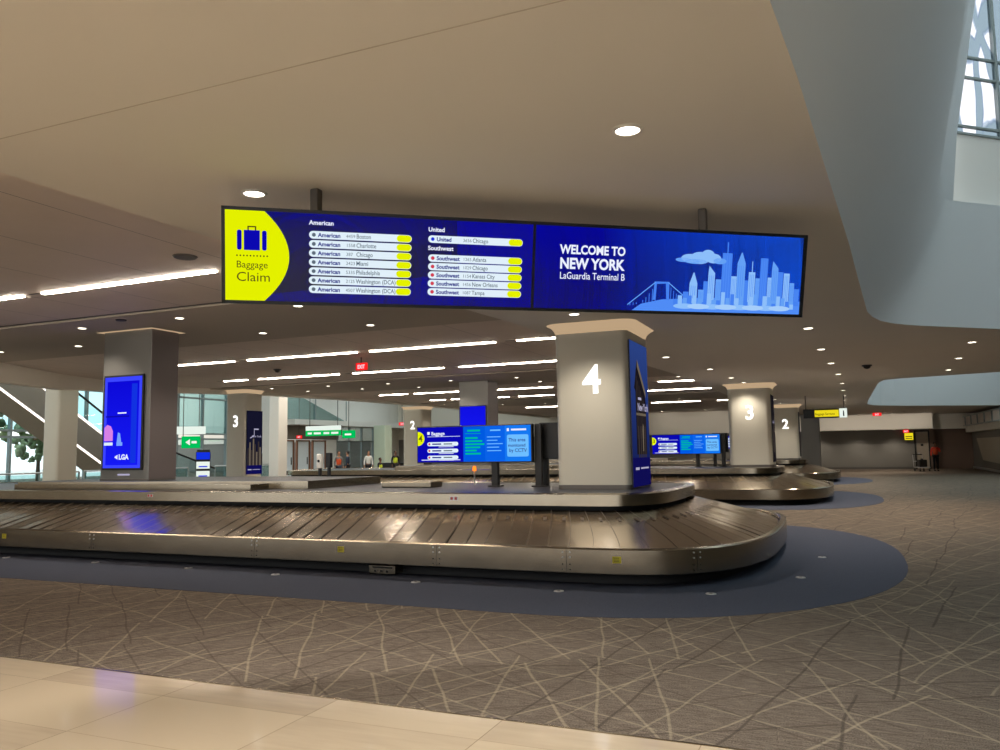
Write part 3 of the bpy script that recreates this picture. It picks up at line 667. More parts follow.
a = Art(); a.rect(0, 0, 1.02, 1.3, m_bl2 if False else m_bs, 0); a.poly([(.1, .5), (.16, .56), (.38, .3), (.34, .26)], m_tx, 1); a.poly([(.0, .62), (.04, .62), (.14, .2), (.08, .2)], m_tx, 1); a.rect(.4, .22, .7, .28, m_tx, 1)
blue_screen(cS, -.02, -.45, .95, 2.25, 1.02, a)
# numbered columns further back
def slim_poster(parent, hx, hy):
    a = Art(); a.rect(0, 0, 2*hy-.3, 2.1, m_pb2, 0); a.poly([(.1, .3), (.7, .3), (.7, 1.2), (.5, 1.5), (.4, 1.1), (.1, .9)], m_pb1, 1); a.text('New York', .15, 1.2, .15, m_ptx, 3)
    poster(parent, hx, -hy+.15, hy-.15, .15, 2.25, a)
c3 = column('pale column marked with a white 3 right of the column marked 4', -3.28, -1.99, 26.1, 27.4, .984, H1, num='3', numz=2.7); slim_poster(c3, .645, .65)
c2 = column('pale column marked with a white 2 behind the right column marked 3', -3.05, -1.85, 40.2, 41.4, .984, H1, num='2', numz=2.68); slim_poster(c2, .6, .6)
column('narrow grey column just right of the right column marked 2', -2.35, -1.25, 54, 54.8, 0, H1, rad=.05, mat=m_colm, cove=False)
c3l = column('white floor-standing column marked 3 with a dark city poster at left', -22.5, -21.5, 25.0, 26.05, 0, H2, num='3', numz=2.95)
a = Art(); W = .92; a.rect(0, 0, W, 2.5, emat('night poster', (22, 22, 44), .9), 0)
for k in range(9):
    h_ = [.9, 1.2, .8, 1.4, 1.1, .7, 1.25, .95, .6][k]; a.rect(.06+k*.1, .35, .14+k*.1, .35+h_*.75, [m_pb1, m_pb3][k % 2 if k % 4 else 0], 1)
a.rect(0, 0, W, .35, m_pblue, 2); a.text('New York', .3, 1.45, .13, m_ptx, 3); a.poly([(.2, 1.4), (.45, 1.5), (.45, 1.75), (.7, 1.75), (.7, 1.8), (.42, 1.8), (.42, 1.54), (.2, 1.44)], m_ptx, 2); a.rect(.08, .16, .3, .2, m_ptx, 3); a.rect(.36, .17, .8, .19, m_ptx, 3)
poster(c3l, .5, -.46, .46, .85, 3.35, a)
c2l = column('white column marked 2 just left of the nearest blue display', -22.1, -20.9, 38.3, 39.5, 0, H2-.1, num='2', numz=3.1); slim_poster(c2l, .6, .6)
column('large beige round-cornered column by the escalator at far left', -25.8, -25.05, 19.6, 20.45, 0, 7.9, rad=.12, mat=m_col, cove=False)
m_green = pmat('greenish white column', 'c5cfb8', .6, noise=.03)
column('pale green column beside the seated workers in yellow vests', -31.3, -30.3, 50, 51, 0, 3.62, rad=.1, mat=m_green, cove=False)
column('white wall pier with small red notice beside left column marked 3', -26.05, -25.45, 32, 32.7, 0, 7.9, rad=.05, mat=m_white, cove=False)

# ================================================================== BIG HANGING SIGN
tilt = math.radians(12); sy = math.radians(36)
sg = thing('hanging_display_sign', 'long blue hanging display reading Baggage Claim and Welcome to New York', 'display sign', (-2.17, 5.83, 3.05))
sg.rotation_euler = (tilt, 0, sy)
b = MB(); b.box(-2.345, 2.405, .0, .14, -.35, .35, m_black, .01); b.obj('housing', sg)
b = MB()
for x0, x1 in ((-2.345, -2.32), (-.014, .006), (2.375, 2.405)): b.box(x0, x1, -.012, .0, -.35, .35, m_black)
b.box(-2.345, 2.405, -.012, 0, .325, .35, m_black); b.box(-2.345, 2.405, -.012, 0, -.35, -.325, m_black); b.obj('bezel', sg)
a = Art(); x0, x1, z0, z1 = -2.32, -.014, -.325, .325
a.rect(x0, z0, x1, z1, m_bl, 0)
arc = [(x0, z0)]
for k in range(17):
    t_ = -1+2*k/16; arc.append((-2.045+.175*(1-t_*t_), z0+(z1-z0)*k/16))
arc.append((x0, z1)); a.poly(arc, m_y, 1)
# suitcase pictogram
a.pill(-2.238, .04, -2.205, .185, m_bl, 2, rad=.014); a.rect(-2.190, .04, -2.078, .185, m_bl, 2); a.pill(-2.063, .04, -2.03, .185, m_bl, 2, rad=.014)
a.rect(-2.165, .185, -2.155, .215, m_oliv, 2); a.rect(-2.113, .185, -2.103, .215, m_oliv, 2); a.rect(-2.165, .205, -2.103, .215, m_oliv, 2)
for k in range(10): a.disc(-2.238+k*.0235, .0, .006, m_oliv, 2)
a.text('Baggage', -2.245, -.088, .072, m_oliv, 2, 0, width=.98); a.text('Claim', -2.245, -.185, .096, m_oliv, 2, 0, width=1.08)
def pills(xa, xb, zs, rows_, airline, dot):
    for zc, (num_, city) in zip(zs, rows_):
        a.pill(xa, zc-.028, xb, zc+.028, m_wh, 1); a.pill(xb-.115, zc-.0255, xb-.003, zc+.0255, m_y, 2)
        a.disc(xa+.035, zc, .014, dot, 2)
        a.text(airline, xa+.065, zc-.014, .042, m_navytx, 2, .0014); a.text(num_, xa+.27, zc-.012, .034, m_gtx, 2); a.text(city, xa+.345, zc-.014, .045, m_gtx, 3, .0005, width=.84)
zs = [.171-.0668*k for k in range(7)]
pills(-1.729, -.968, zs, [('4459', 'Boston'), ('1558', 'Charlotte'), ('387', 'Chicago'), ('2423', 'Miami'), ('5335', 'Philadelphia'), ('2125', 'Washington (DCA)'), ('4507', 'Washington (DCA)')], 'American', m_gtx)
a.text('American', -1.729, .245, .046, m_tx, 2, .0012); a.text('United', -.843, .235, .046, m_tx, 2, .0012); a.text('Southwest', -.843, .095, .046, m_tx, 2, .0012)
pills(-.843, -.096, [.178], [('3656', 'Chicago')], 'United', m_bl2)
pills(-.840, -.096, [.034-.0643*k for k in range(5)], [('1265', 'Atlanta'), ('1029', 'Chicago'), ('1154', 'Kansas City'), ('1456', 'New Orleans'), ('1087', 'Tampa')], 'Southwest', m_red)
o = a.obj('screen', sg); o['label'] = 'blue arrivals list screen with yellow baggage claim panel'
a = Art(); m_wel = grad_mat('welcome blue', (6, 6, 168), (20, 88, 240), 0, .55, 2.3, 1.)
a.rect(.006, z0, 2.375, z1, m_wel, 0)
a.text('WELCOME TO', .212, .112, .098, m_tx, 2, .0032, width=.86); a.text('NEW YORK', .212, -.005, .118, m_tx, 2, .0042, width=.87); a.text('LaGuardia Terminal B', .214, -.088, .078, m_tx, 2, .0004, width=.8)
m_sk1 = emat('skyline pale', (100, 160, 245), 1.); m_sk2 = emat('skyline mid', (70, 130, 240)); m_sk3 = emat('skyline base', (80, 140, 245)); m_sk4 = emat('skyline lightest', (140, 190, 250)); m_fog = emat('skyline fog', (165, 205, 250))
base = -.215
a.poly([(.84, z0), (2.375, z0), (2.375, -.215), (1.5, -.205), (1.1, -.23), (.92, -.27)], m_sk3, 1)
# bridge
a.poly([(1.02, base-.02), (1.045, base-.02), (1.05, -.105), (1.13, -.1), (1.14, base-.02), (1.165, base-.02), (1.16, -.085), (1.03, -.085)], m_sk2, 2)
for k in range(9):
    q = k/8; a.poly([(.82+.22*q, -.285+.18*q*q), (.826+.22*q, -.285+.18*q*q), (.826+.22*q, -.26), (.82+.22*q, -.26)], m_sk2, 2); a.poly([(1.15+.2*q, -.1-.13*(1-(1-q)**2)), (1.155+.2*q, -.1-.13*(1-(1-q)**2)), (1.155+.2*q, -.235), (1.15+.2*q, -.235)], m_sk2, 2)
a.poly([(.8, -.285), (1.04, -.095), (1.04, -.085), (.8, -.275)], m_sk1, 3); a.poly([(1.15, -.095), (1.36, -.25), (1.36, -.24), (1.15, -.085)], m_sk1, 3)
rb = random.Random(3)
blds = [(1.27, .05, -.14, 0), (1.33, .05, -.15, 0), (1.39, .07, -.06, 2), (1.47, .05, -.14, 0), (1.53, .045, -.09, 0), (1.58, .05, -.03, 0), (1.635, .06, .03, 3), (1.70, .05, -.05, 0), (1.745, .085, .13, 1), (1.835, .05, -.02, 0), (1.88, .065, .09, 2), (1.95, .035, -.03, 0), (1.985, .06, .02, 1), (2.05, .035, -.04, 0), (2.08, .065, .11, 0), (2.15, .04, -.02, 0), (2.185, .07, .05, 3), (2.255, .05, .0, 0), (2.30, .04, .01, 0)]
blds = [(1.24, .04, -.19, 0), (1.285, .05, -.16, 0), (1.34, .07, -.09, 2), (1.42, .05, -.14, 0), (1.465, .04, -.07, 0), (1.505, .06, .0, 3), (1.575, .05, -.05, 0), (1.625, .09, .17, 1), (1.715, .05, -.02, 0), (1.765, .075, .09, 2), (1.84, .04, -.05, 0), (1.875, .06, .02, 1), (1.94, .04, -.03, 0), (1.98, .07, .14, 0), (2.055, .035, -.02, 0), (2.09, .06, .06, 3), (2.15, .05, .03, 0), (2.205, .055, .02, 0), (2.265, .045, -.06, 0), (2.31, .05, -.11, 0)]
for i, (bx, bw, bh, kind) in enumerate(blds):
    mm = (m_sk1, m_sk2, m_sk4)[i % 3]
    l = 3+(i % 2); a.rect(bx, base-.04, bx+bw, bh, mm, l)
    if kind == 1: a.rect(bx+bw*.44, bh, bx+bw*.56, bh+.09, mm, l)
    if kind == 2: a.poly([(bx, bh), (bx+bw, bh), (bx+bw*.55, bh+.09), (bx+bw*.45, bh+.09)], mm, l)
    if kind == 3: a.poly([(bx, bh), (bx+bw, bh), (bx+bw*.1, bh+.06)], mm, l)
    for k in range(3): a.rect(bx+bw*(.18+.25*k), base, bx+bw*(.25+.25*k), bh-.02, m_sk3, l+1)
for k in range(26): a.rect(1.2+k*.043, base-.07, 1.235+k*.043, base-.03+rb.uniform(0, .09), (m_sk2, m_sk4, m_sk1)[k % 3], 6)
for k in range(8): a.disc(1.3+k*.125, base-.065, .1, m_fog if k % 2 else m_sk4, 8+k % 2, .22)
for cx, cz, rx, rz in ((1.27, .1, .07, .018), (1.33, .115, .08, .035), (1.42, .12, .09, .05), (1.49, .145, .06, .045), (1.54, .12, .07, .04), (1.6, .1, .06, .025), (1.38, .09, .1, .02)):
    a.disc(cx, cz, rx, m_sk1 if cz < .11 else m_sk4, 7, rz/rx)
o = a.obj('screen', sg); o['label'] = 'blue welcome screen with pale skyline'
Mi = (Matrix.Translation(sg.location) @ sg.rotation_euler.to_matrix().to_4x4()).inverted()
for (x, y) in ((-3.57, 4.90), (-.98, 6.72)):
    b = MB(); b.box(x-.035, x+.035, y-.035, y+.035, 3.2, 3.598, m_rod, .01, Mi); b.obj('hanger_post', sg)

# ================================================================== CAROUSEL DISPLAYS
def carousel_display(label, x, y, num, group='displays standing on the carousels', w_=2.24):
    t = thing('flight_display', label, 'flight display', (x, y, .984), 0, group)
    z = .42
    b = MB(); b.box(0, w_, 0, .12, z, z+.66, m_black, .01); b.obj('housing', t)
    for px_ in (1.42, 2.24): b = MB(); b.box(px_, px_+.12, .12, .22, 0, z+.66 if px_ > 2 else z+.1, m_dark, .01); b.box(px_-.05, px_+.17, .07, .27, 0, .02, m_dark); b.obj('post', t)
    a = Art(); X0, X1, Z0, Z1 = .02, w_-.02, z+.02, z+.64
    a.rect(X0, Z0, X1, Z1, m_bl, 0); a.rect(.94, Z0, 1.36, Z1, m_cy, 1); a.rect(1.36, Z0, 1.74, Z1, emat('screen azure', (10, 98, 232)), 1); a.rect(1.74, Z0, X1, Z1, m_cy2, 1)
    a.poly([(X0, Z1-.08)]+[(X0+.14*math.cos(q), Z1-.2+.13*math.sin(q)) for q in [PI/2-k*PI/10 for k in range(11)]], m_y, 1); a.text(num, .04, Z1-.25, .16, m_oliv, 2, .002)
    a.text('Baggage', .3, Z1-.14, .085, m_tx, 2, .002); a.rect(.22, Z1-.13, .27, Z1-.08, m_tx, 2); a.rect(.22, Z1-.17, .88, Z1-.163, m_tx, 2)
    for k in range(3): zz = Z1-.30-k*.12; a.pill(.22, zz-.035, .84, zz+.035, m_wh, 2); a.disc(.26, zz, .02, m_red, 3); a.rect(.32, zz-.012, .5, zz+.012, m_navytx, 3); a.rect(.55, zz-.01, .72, zz+.01, m_gtx, 3); a.rect(.45, zz-.055, .75, zz-.045, m_tx, 2)
    a.rect(.1, Z0+.03, .88, Z0+.042, m_tx, 2)
    a.rect(1.02, Z1-.09, 1.27, Z1-.06, m_grn, 3); a.rect(.98, Z1-.13, 1.28, Z1-.122, m_grn, 3)
    for k, n_ in enumerate((.24, .33, .37, .29, .22, .3)): a.rect(.98, Z1-.22-k*.055, .98+n_, Z1-.19-k*.055, m_grn, 3)
    a.rect(1.46, Z1-.09, 1.66, Z1-.065, m_cy3, 3)
    for k in range(5): a.rect(1.4, Z1-.2-k*.06, 1.4+(.26, .2, .3, .23, .27)[k], Z1-.185-k*.06, m_cy3, 3)
    a.rect(1.86, Z1-.09, 2.14, Z1-.06, m_tx, 3); a.rect(1.78, Z1-.1, 1.82, Z1-.05, m_tx, 3)
    a.pill(1.78, Z0+.08, 2.18, Z1-.16, m_cy3, 3, rad=.03); a.text('This area', 1.81, Z0+.34, .085, m_navytx, 4, .001); a.text('monitored', 1.8, Z0+.25, .075, m_navytx, 4, .001); a.text('by CCTV', 1.82, Z0+.16, .085, m_navytx, 4, .001)
    a.obj('screen', t, (0, -.003, 0))
    return t
carousel_display('wide blue flight display on two black posts, left of column marked 4', -7.12, 12.85, '4')
carousel_display('blue flight display seen just right of the column marked 4', -5.86, 26.7, '3')
def black_display(label, x, y):
    t = thing('display_back', label, 'display', (x, y, .984), math.radians(0), 'backs of displays turned away')
    b = MB(); b.box(0, .5, 0, .12, .47, 1.1, m_black, .012); b.obj('housing', t)
    b = MB(); b.box(.06, .46, -.012, 0, .52, 1.06, m_dark); b.obj('back_panel', t)
    b = MB(); b.box(.0, .1, .12, .22, 0, 1.05, m_dark, .01); b.obj('post', t)
    return t
black_display('black back of a display between nearest blue display and column marked 4', -4.86, 13.15)
black_display('black back of a display between blue display and right column marked 3', -3.95, 27.2)
t = thing('flight_display', 'partly hidden blue display left of the right column marked 3', 'flight display', (-5.35, 40.5, .984), 0, 'displays standing on the carousels')
b = MB(); b.box(0, 2.2, 0, .12, .55, 1.2, m_black, .01); b.obj('housing', t); b = MB(); b.box(.8, .9, .02, .1, 0, .56, m_dark); b.obj('post', t)
a = Art(); a.rect(.02, .57, 2.18, 1.18, m_bl, 0)
for k in range(4): a.pill(.2, .64+k*.12, .85, .72+k*.12, m_wh, 1)
a.rect(1.0, .57, 2.18, 1.18, m_cy2, 1); a.obj('screen', t, (0, -.003, 0))
# beacon
t = thing('warning_beacon', 'small glowing amber warning beacon on a thin post below nearest display', 'beacon', (-6.32, 13.6, .984))
b = MB(); b.tube((0, 0, 0), (0, 0, .26), .014, m_silver, 8); b.obj('post', t); b = MB(); b.tube((0, 0, .26), (0, 0, .32), .036, m_orange, 14, .032); b.sphere((0, 0, .32), .032, m_orange); b.obj('lamp', t)
# two black sensor bollards on the deck
for x, y, h_, lb, wht in ((-10.42, 14.5, .62, 'slim sensor post with white head at left carousel end', True), (-10.22, 14.55, .64, 'slim black sensor post standing right of the white-headed one', False)):
    t = thing('sensor_post', lb, 'sensor post', (x, y, .984), 0)
    b = MB(); b.box(-.03, .03, -.03, .03, 0, h_*.55, m_black, .008); b.obj('post', t)
    b = MB(); b.box(-.06, .06, -.05, .05, h_*.5, h_, m_white if wht else m_black, .015); b.obj('head', t)
    if wht: b = MB(); b.tube((0, -.05, h_*.75), (0, -.06, h_*.75), .03, m_black, 12); b.obj('lens', t)

# ================================================================== HANGING SIGNS, EXIT SIGNS
def rods(t, xs, z0, z1):
    for x in xs: b = MB(); b.tube((x, 0, z0), (x, 0, z1), .02, m_rod, 8); b.obj('rod', t)
t = thing('wayfinding_sign', 'yellow and black hanging baggage services sign at right', 'sign', (-1.36, 34, 2.7))
b = MB(); b.box(0, 1.6, 0, .12, 0, .36, m_black, .01); b.obj('housing', t)
a = Art(); a.rect(.42, .05, 1.3, .31, m_signy, 0); a.text('Baggage Services', .44, .12, .125, emat('sign dark text', (70, 60, 0)), 1, .001, width=.85); a.rect(1.32, .0, 1.6, .36, m_signwhite, 0); a.text('i', 1.44, .07, .3, m_dark, 1, .01); a.obj('sign_face', t, (0, -.002, 0))
rods(t, (.1, 1.5), .36, .9)
def exit_sign(label, x, y, z, w_=.34, ceil=None):
    t = thing('exit_sign', label, 'exit sign', (x, y, z), 0, 'red exit signs')
    b = MB(); b.box(-w_/2, w_/2, 0, .05, 0, .2, m_exit, .01); b.obj('housing', t)
    a = Art(); a.text('EXIT', 0, .04, .15, m_tx, 1, .003, 'CENTER', .75); a.obj('sign_text', t, (0, -.002, 0))
    if ceil: rods(t, (0,), .2, ceil-z)
exit_sign('red exit sign hanging below the linear lights left of centre', -11.9, 18.4, 3.85, .36, H2)
exit_sign('red exit sign on the ceiling before the far right bulkhead', 2.05, 54, 3.38, .5, H1)
exit_sign('small red exit sign above the yellow sign by the far door', 3.95, 59.7, 2.4, .35)
exit_sign('small red exit sign over the frosted doors at left', -34.0, 44.9, 2.68, .45, 7.88)
exit_sign('small red exit sign left of the left column marked 2', -26.0, 45, 3.35, .5, 8.0)
t = thing('door_sign_box', 'lit yellow sign beside the far door at right', 'sign', (4.1, 59.7, 1.9)); b = MB(); b.box(-.28, .28, 0, .08, 0, .5, m_black, .01); b.obj('housing', t)
a = Art(); a.rect(-.26, .02, .26, .48, m_signy, 0); a.rect(-.2, .1, .2, .15, m_dark, 1); a.rect(-.2, .22, .2, .27, m_dark, 1); a.obj('sign_face', t, (0, -.003, 0))
t = thing('exit_door_sign', 'green and white lit sign above the left entrance doors', 'sign', (-29.8, 40, 2.68), 0); b = MB(); b.box(0, 2.55, 0, .1, 0, .6, m_black, .01); b.obj('housing', t)
a = Art(); a.rect(0, .3, 2.55, .6, m_signwhite, 0); a.rect(.0, 0, 2.55, .33, m_signgreen, 1); [a.rect(q, .1, q+w__, .22, m_signwhite, 2) for q, w__ in ((.15, .3), (.6, .5), (1.3, .4), (1.85, .5))]; a.obj('sign_face', t, (0, -.004, 0)); rods(t, (.3, 2.3), .6, 5.32)
t = thing('exit_door_sign', 'small green exit sign right of the long green and white one', 'sign', (-29.9, 44, 2.6), 0); b = MB(); b.box(0, .95, 0, .1, 0, .5, m_signgreen, .01); b.obj('housing', t); a = Art(); a.rect(.2, .18, .7, .3, m_signwhite, 1); a.obj('sign_text', t, (0, -.003, 0)); rods(t, (.5,), .45, 5.4)
t = thing('exit_door_sign', 'green lit sign in front of the left glass wall', 'sign', (-30.9, 31.2, 2.0), math.radians(30)); b = MB(); b.box(0, .9, 0, .1, 0, .6, m_signgreen, .01); b.obj('housing', t); a = Art(); a.poly([(.2, .3), (.42, .14), (.42, .46)], m_signwhite, 1); a.rect(.5, .24, .75, .36, m_signwhite, 1); a.obj('sign_text', t, (0, -.003, 0)); rods(t, (.08,), .6, 5.89)
t = thing('light_box', 'bright white light box above the green sign at the left glass wall', 'light box', (-31.6, 31.3, 2.72), math.radians(30)); b = MB(); b.box(0, 1.6, 0, .15, 0, .4, m_signwhite, .01); b.obj('housing', t); rods(t, (.3, 1.3), .4, 5.17)
t = thing('monitor_stand', 'black stand with stacked lit monitors left of the left column marked 3', 'monitor stand', (-28.6, 30.3, 0), math.radians(35)); b = MB(); b.box(-.3, .3, .05, .15, 0, 1.9, m_black, .01); b.obj('stand', t)
for z in (.5, .95, 1.4):
    b = MB(); b.box(-.34, .34, 0, .05, z, z+.4, m_black, .006); o = b.obj('monitor', t); a = Art(); a.rect(-.31, z+.03, .31, z+.37, m_signwhite if z < 1.2 else m_bl2, 0); a.rect(-.2, z+.1, .2, z+.16, m_bl2, 1); a.obj('screen', o, (0, -.002, 0))

# ================================================================== ESCALATOR AND RAILINGS AT LEFT
es = thing('escalator', 'escalator with lit edge strips descending behind the large beige column', 'escalator', (-29, 20, 0))
def yz(k, top): return (0, 0)
lowA, lowB = (-4.0, 6.8), (4.9, 1.2)    # (y, z) along lower light strip, local
def strip_pt(y, up): return (lowA[1]+(lowB[1]-lowA[1])*(y-lowA[0])/(lowB[0]-lowA[0]))+up
b = MB()
for x0, x1 in ((0, .08), (-1.5, -1.42)):
    vs = [(x0, -4, strip_pt(-4, 0)), (x0, 5.2, strip_pt(5.2, 0)), (x0, 5.2, strip_pt(5.2, 1.25)), (x0, -4, strip_pt(-4, 1.25))]
    v2 = [(x1, y, z) for _, y, z in vs]; b.face(vs[::-1], m_colm); b.face(v2, m_colm)
b.face([(-1.5, -4, strip_pt(-4, 0)), (.08, -4, strip_pt(-4, 0)), (.08, 5.2, strip_pt(5.2, 0)), (-1.5, 5.2, strip_pt(5.2, 0))], m_beige)
b.obj('truss_cladding', es)
b = MB()
for k in range(20): y = -3.9+k*.45; z = strip_pt(y, 1.0); b.box(-1.4, -.02, y, y+.45, z-.26, z, m_dark)
b.obj('steps', es)
m_strip = emat('strip light glow', (1., .93, .85), 2.2)
for up in (0, 1.25):
    b = MB(); vs = [(.085, -4, strip_pt(-4, up)), (.085, 5.2, strip_pt(5.2, up)), (.085, 5.2, strip_pt(5.2, up+.09)), (.085, -4, strip_pt(-4, up+.09))]; b.face(vs, m_strip); b.face([(.12, y, z) for _, y, z in vs], m_strip); b.face([vs[0], vs[1], (.12,)+vs[1][1:], (.12,)+vs[0][1:]], m_strip); b.obj('edge_light', es)
b = MB(); b.face([(.04, -4, strip_pt(-4, 1.3)), (.04, 5.2, strip_pt(5.2, 1.3)), (.04, 5.2, strip_pt(5.2, 2.2)), (.04, -4, strip_pt(-4, 2.2))], m_rail_glass); b.obj('balustrade', es)
b = MB(); b.tube((.04, -4, strip_pt(-4, 2.2)), (.04, 5.2, strip_pt(5.2, 2.2)), .045, m_black, 10); b.obj('handrail', es)
def railing(label, x, y0, y1, grp='glass railings at left'):
    t = thing('glass_railing', label, 'railing', (x, y0, 0), 0, grp)
    L_ = y1-y0; b = MB(); b.box(-.01, .01, 0, L_, .08, 1.0, m_rail_glass); b.obj('glass_panel', t)
    b = MB(); b.tube((0, 0, 1.06), (0, L_, 1.06), .03, m_silver, 10); b.obj('handrail', t)
    n_ = max(2, int(L_/1.5)+1)
    for k in range(n_): b = MB(); b.box(-.025, .025, L_*k/(n_-1)-.025, L_*k/(n_-1)+.025, 0, 1.05, m_mull); b.obj('post', t)
railing('glass railing with steel handrail left of the large beige column', -27.6, 17.5, 22.6)
railing('glass railing between the large beige column and the screen column', -28.3, 23.4, 29.0)
railing('glass railing by the green sign left of the column marked 3', -30.7, 33.4, 38.0)
# second escalator near the green sign
t = thing('escalator', 'small escalator handrail sloping down beside the green sign', 'escalator', (-30.2, 29.6, 0)); b = MB(); b.prism([(-.6, 0), (.0, 0), (.0, 3.2), (-.6, 3.2)], 0, .35, m_mull); b.obj('base', t)
b = MB(); b.face([(0, 0, 1.9), (0, 3.2, .9), (0, 3.2, .35), (0, 0, .35)], m_teal); b.obj('balustrade', t); b = MB(); b.tube((0, -.5, 2.1), (0, 3.2, .95), .05, m_black, 10); b.obj('handrail', t)
# bench / check desk line behind the vests
t = thing('service_desk', 'low dark desk beside the workers in yellow vests', 'desk', (-26.4, 42.8, 0)); b = MB(); b.box(0, 3.2, 0, .7, 0, .95, m_dark, .02); b.obj('body', t); b = MB(); b.box(-.05, 3.25, -.05, .75, .95, 1.0, m_black, .01); b.obj('counter', t)

# ================================================================== LAMPS IN THE CEILING
def lamp_light(t, power, size=1.9, col=WARM):
    l = bpy.data.lights.new('lamp', 'SPOT'); l.energy = power*LAMP; l.spot_size = size; l.spot_blend = .8; l.color = col; l.shadow_soft_size = .08
    o = bpy.data.objects.new('lamp_light', l); C.objects.link(o); o.parent = t; o.location = (0, 0, -.03); return o
proto = None
def downlight(x, y, z, label, group, power=0, rad=.075, col=WARM):
    global proto
    if proto is None:
        t = thing('downlight', label, 'ceiling lamp', (x, y, z), 0, group)
        b = MB()
        ring = lambda r_, zz: [(r_*math.cos(k*PI/10), r_*math.sin(k*PI/10), zz) for k in range(20)]
        b.loft([ring(.1, 0), ring(.1, -.008), ring(.078, -.012), ring(.075, -.002)], m_trim, closed=True); b.obj('trim_ring', t)
        b = MB(); b.face(ring(.0765, -.006), m_lamp); b.obj('lens', t)
        proto = t
    else:
        t = copy_tree(proto)
        for ch in [q for q in t.children if q.type == 'LIGHT']: bpy.data.objects.remove(ch)
        t.location = (x, y, z); t['label'] = label; t['group'] = group
    return t, power, col
DL = []
def row(pts, z, text, group, power=0, col=NEUT, one=None):
    for i, (x, y) in enumerate(pts):
        DL.append(downlight(x, y, z, (one[i] if one else text % ORD[i]), group, power, col=col))
row([(-.43, 14.43), (-.3, 17.74), (-.15, 20.9), (0, 24.2), (.1, 27.9), (.14, 31.4), (.18, 34.8), (.2, 38.2), (.22, 41.6), (.24, 45), (.26, 48.4), (.28, 51.8)], H1, 'round downlight, %s in the long row toward the far right wall', 'long row of downlights on the right', 40)
row([(-3.54, 11.18), (-3.46, 17.48), (-3.0, 20.75), (-2.84, 23.7), (-2.7, 25.6), (-2.53, 35.8), (-2.53, 38.8)], H1, 'round downlight, %s in the row above the numbered columns', 'downlights above the numbered columns', 35)
row([(2.46, 18.07), (2.61, 21.3), (2.74, 24.5), (2.71, 52), (2.6, 54.5)], H1, 'round downlight, %s in the row between the two right skylights', 'downlights along the right skylights', 35)
row([(-1.14, 4.8), (-4.05, 4.77)], H1, '', 'downlights near the hanging sign', 55, WARM, ['round glowing downlight in the ceiling above the right half of the hanging sign', 'round glowing downlight just above the left end of the hanging sign'])
row([(-1.14, 1.3), (-4.05, 1.3), (-4.05, -2.2), (-1.6, -2.2)], H1, 'added unseen downlight over the tiled aisle behind the viewer, %s one', 'added downlights over the tiled aisle', 72, WARM)  # lamps added out of view to brighten the near tile and ceiling
row([(-13.85, 11.3), (-11.3, 11.3), (-8.6, 11.3), (-6.2, 11.4)], H2-.02, '', 'front downlights of the nearest ceiling band', 40, NEUT, ['round downlight just left of the tall blue-screen column', 'round downlight just right of the tall blue-screen column', 'round downlight behind the left end of the hanging sign', 'round downlight behind the middle of the hanging sign'])
row([(-18.6, 12.94), (-16.16, 13.1), (-11.2, 13.53), (-8.64, 13.7)], H2-.02, '', 'rear downlights of the nearest ceiling band', 40, NEUT, ['round downlight of the nearest ceiling band at the left edge', 'rear round downlight left of the blue-screen column', 'rear round downlight right of the blue-screen column, the left of two', 'rear round downlight right of the blue-screen column, the right of two'])
row([(-20.4, 25.2), (-17.9, 25.4), (-15.48, 25.76), (-12.94, 25.9), (-10.45, 26.1), (-7.8, 26.2)], H2-.02, 'front downlight of the second ceiling band, %s to the left wall', 'front downlights of the second ceiling band', 30)
row([(-20.1, 27.1), (-17.6, 27.3), (-15.3, 27.8), (-10.3, 28.1), (-5.3, 28.9)][:5], H2-.02 , 'rear downlight of the second ceiling band, %s to the left wall', 'rear downlights of the second ceiling band', 30)
row([(-19.8, 38.8), (-17.2, 40.8), (-14.9, 41.4), (-7.7, 42)], H2-.02, 'small downlight of the third ceiling band, %s to the left wall', 'downlights of the third ceiling band', 30)
for t, p, col in DL:
    if p: lamp_light(t, p, 2.1, col)
row([(-9, 59.1), (-6.5, 59.1), (-4, 59.1), (-1.5, 59.1), (1, 59.1), (3.2, 59.1)], 2.6, 'small wall-wash lamp under the far bulkhead, %s to the left', 'wall-wash lamps under the far bulkhead', 10)
for t, p, col in DL[-6:]: lamp_light(t, p, 2.2, col)
row([(-11.5, 56), (-8.5, 56), (-5.5, 56), (-2.8, 56), (-.6, 56), (1.2, 56), (3, 56), (4.8, 56)], H1, 'added downlight brightening the far bulkhead, %s to the left', 'added downlights aimed at the far bulkhead', 9)  # spots added to brighten the bulkhead, in place of daylight
for t, p, col in DL[-8:]:
    if t.location.x < -4: t.location.z = H2+.02
    lamp_light(t, p, 2.2, col); [q for q in t.children if q.type == 'LIGHT'][0].rotation_euler = (math.radians(55), 0, 0)
row([(-23.4, 8+6*k) for k in range(8)], 7.9, 'added unseen downlight under the high atrium roof, %s to the viewer', 'added downlights under the atrium roof', 160)  # unseen lamps added to lift the dark left side of the hall
for t, p, col in DL[-8:]: lamp_light(t, p, 2.7, col)
def linear(x0, x1, y, label, group):
    t = thing('linear_light', label, 'linear light', (x0, y, H2+.02), 0, group)
    b = MB(); L_ = x1-x0; b.box(0, L_, -.032, .032, -.026, -.006, m_linear); b.obj('diffuser', t)
    b = MB(); b.box(-.3, L_+.02, -.02, .02, -.006, 0, m_rod); b.obj('frame', t)
LN = ['leftmost', 'second from left', 'third from left', 'fourth from left', 'fifth from left']
def lrow(y, segs, which):
    for i, (x0, x1) in enumerate(segs): linear(x0, x1, y, 'long thin ceiling light in the %s row, %s' % (which, LN[i]), 'linear lights of the %s row' % which)
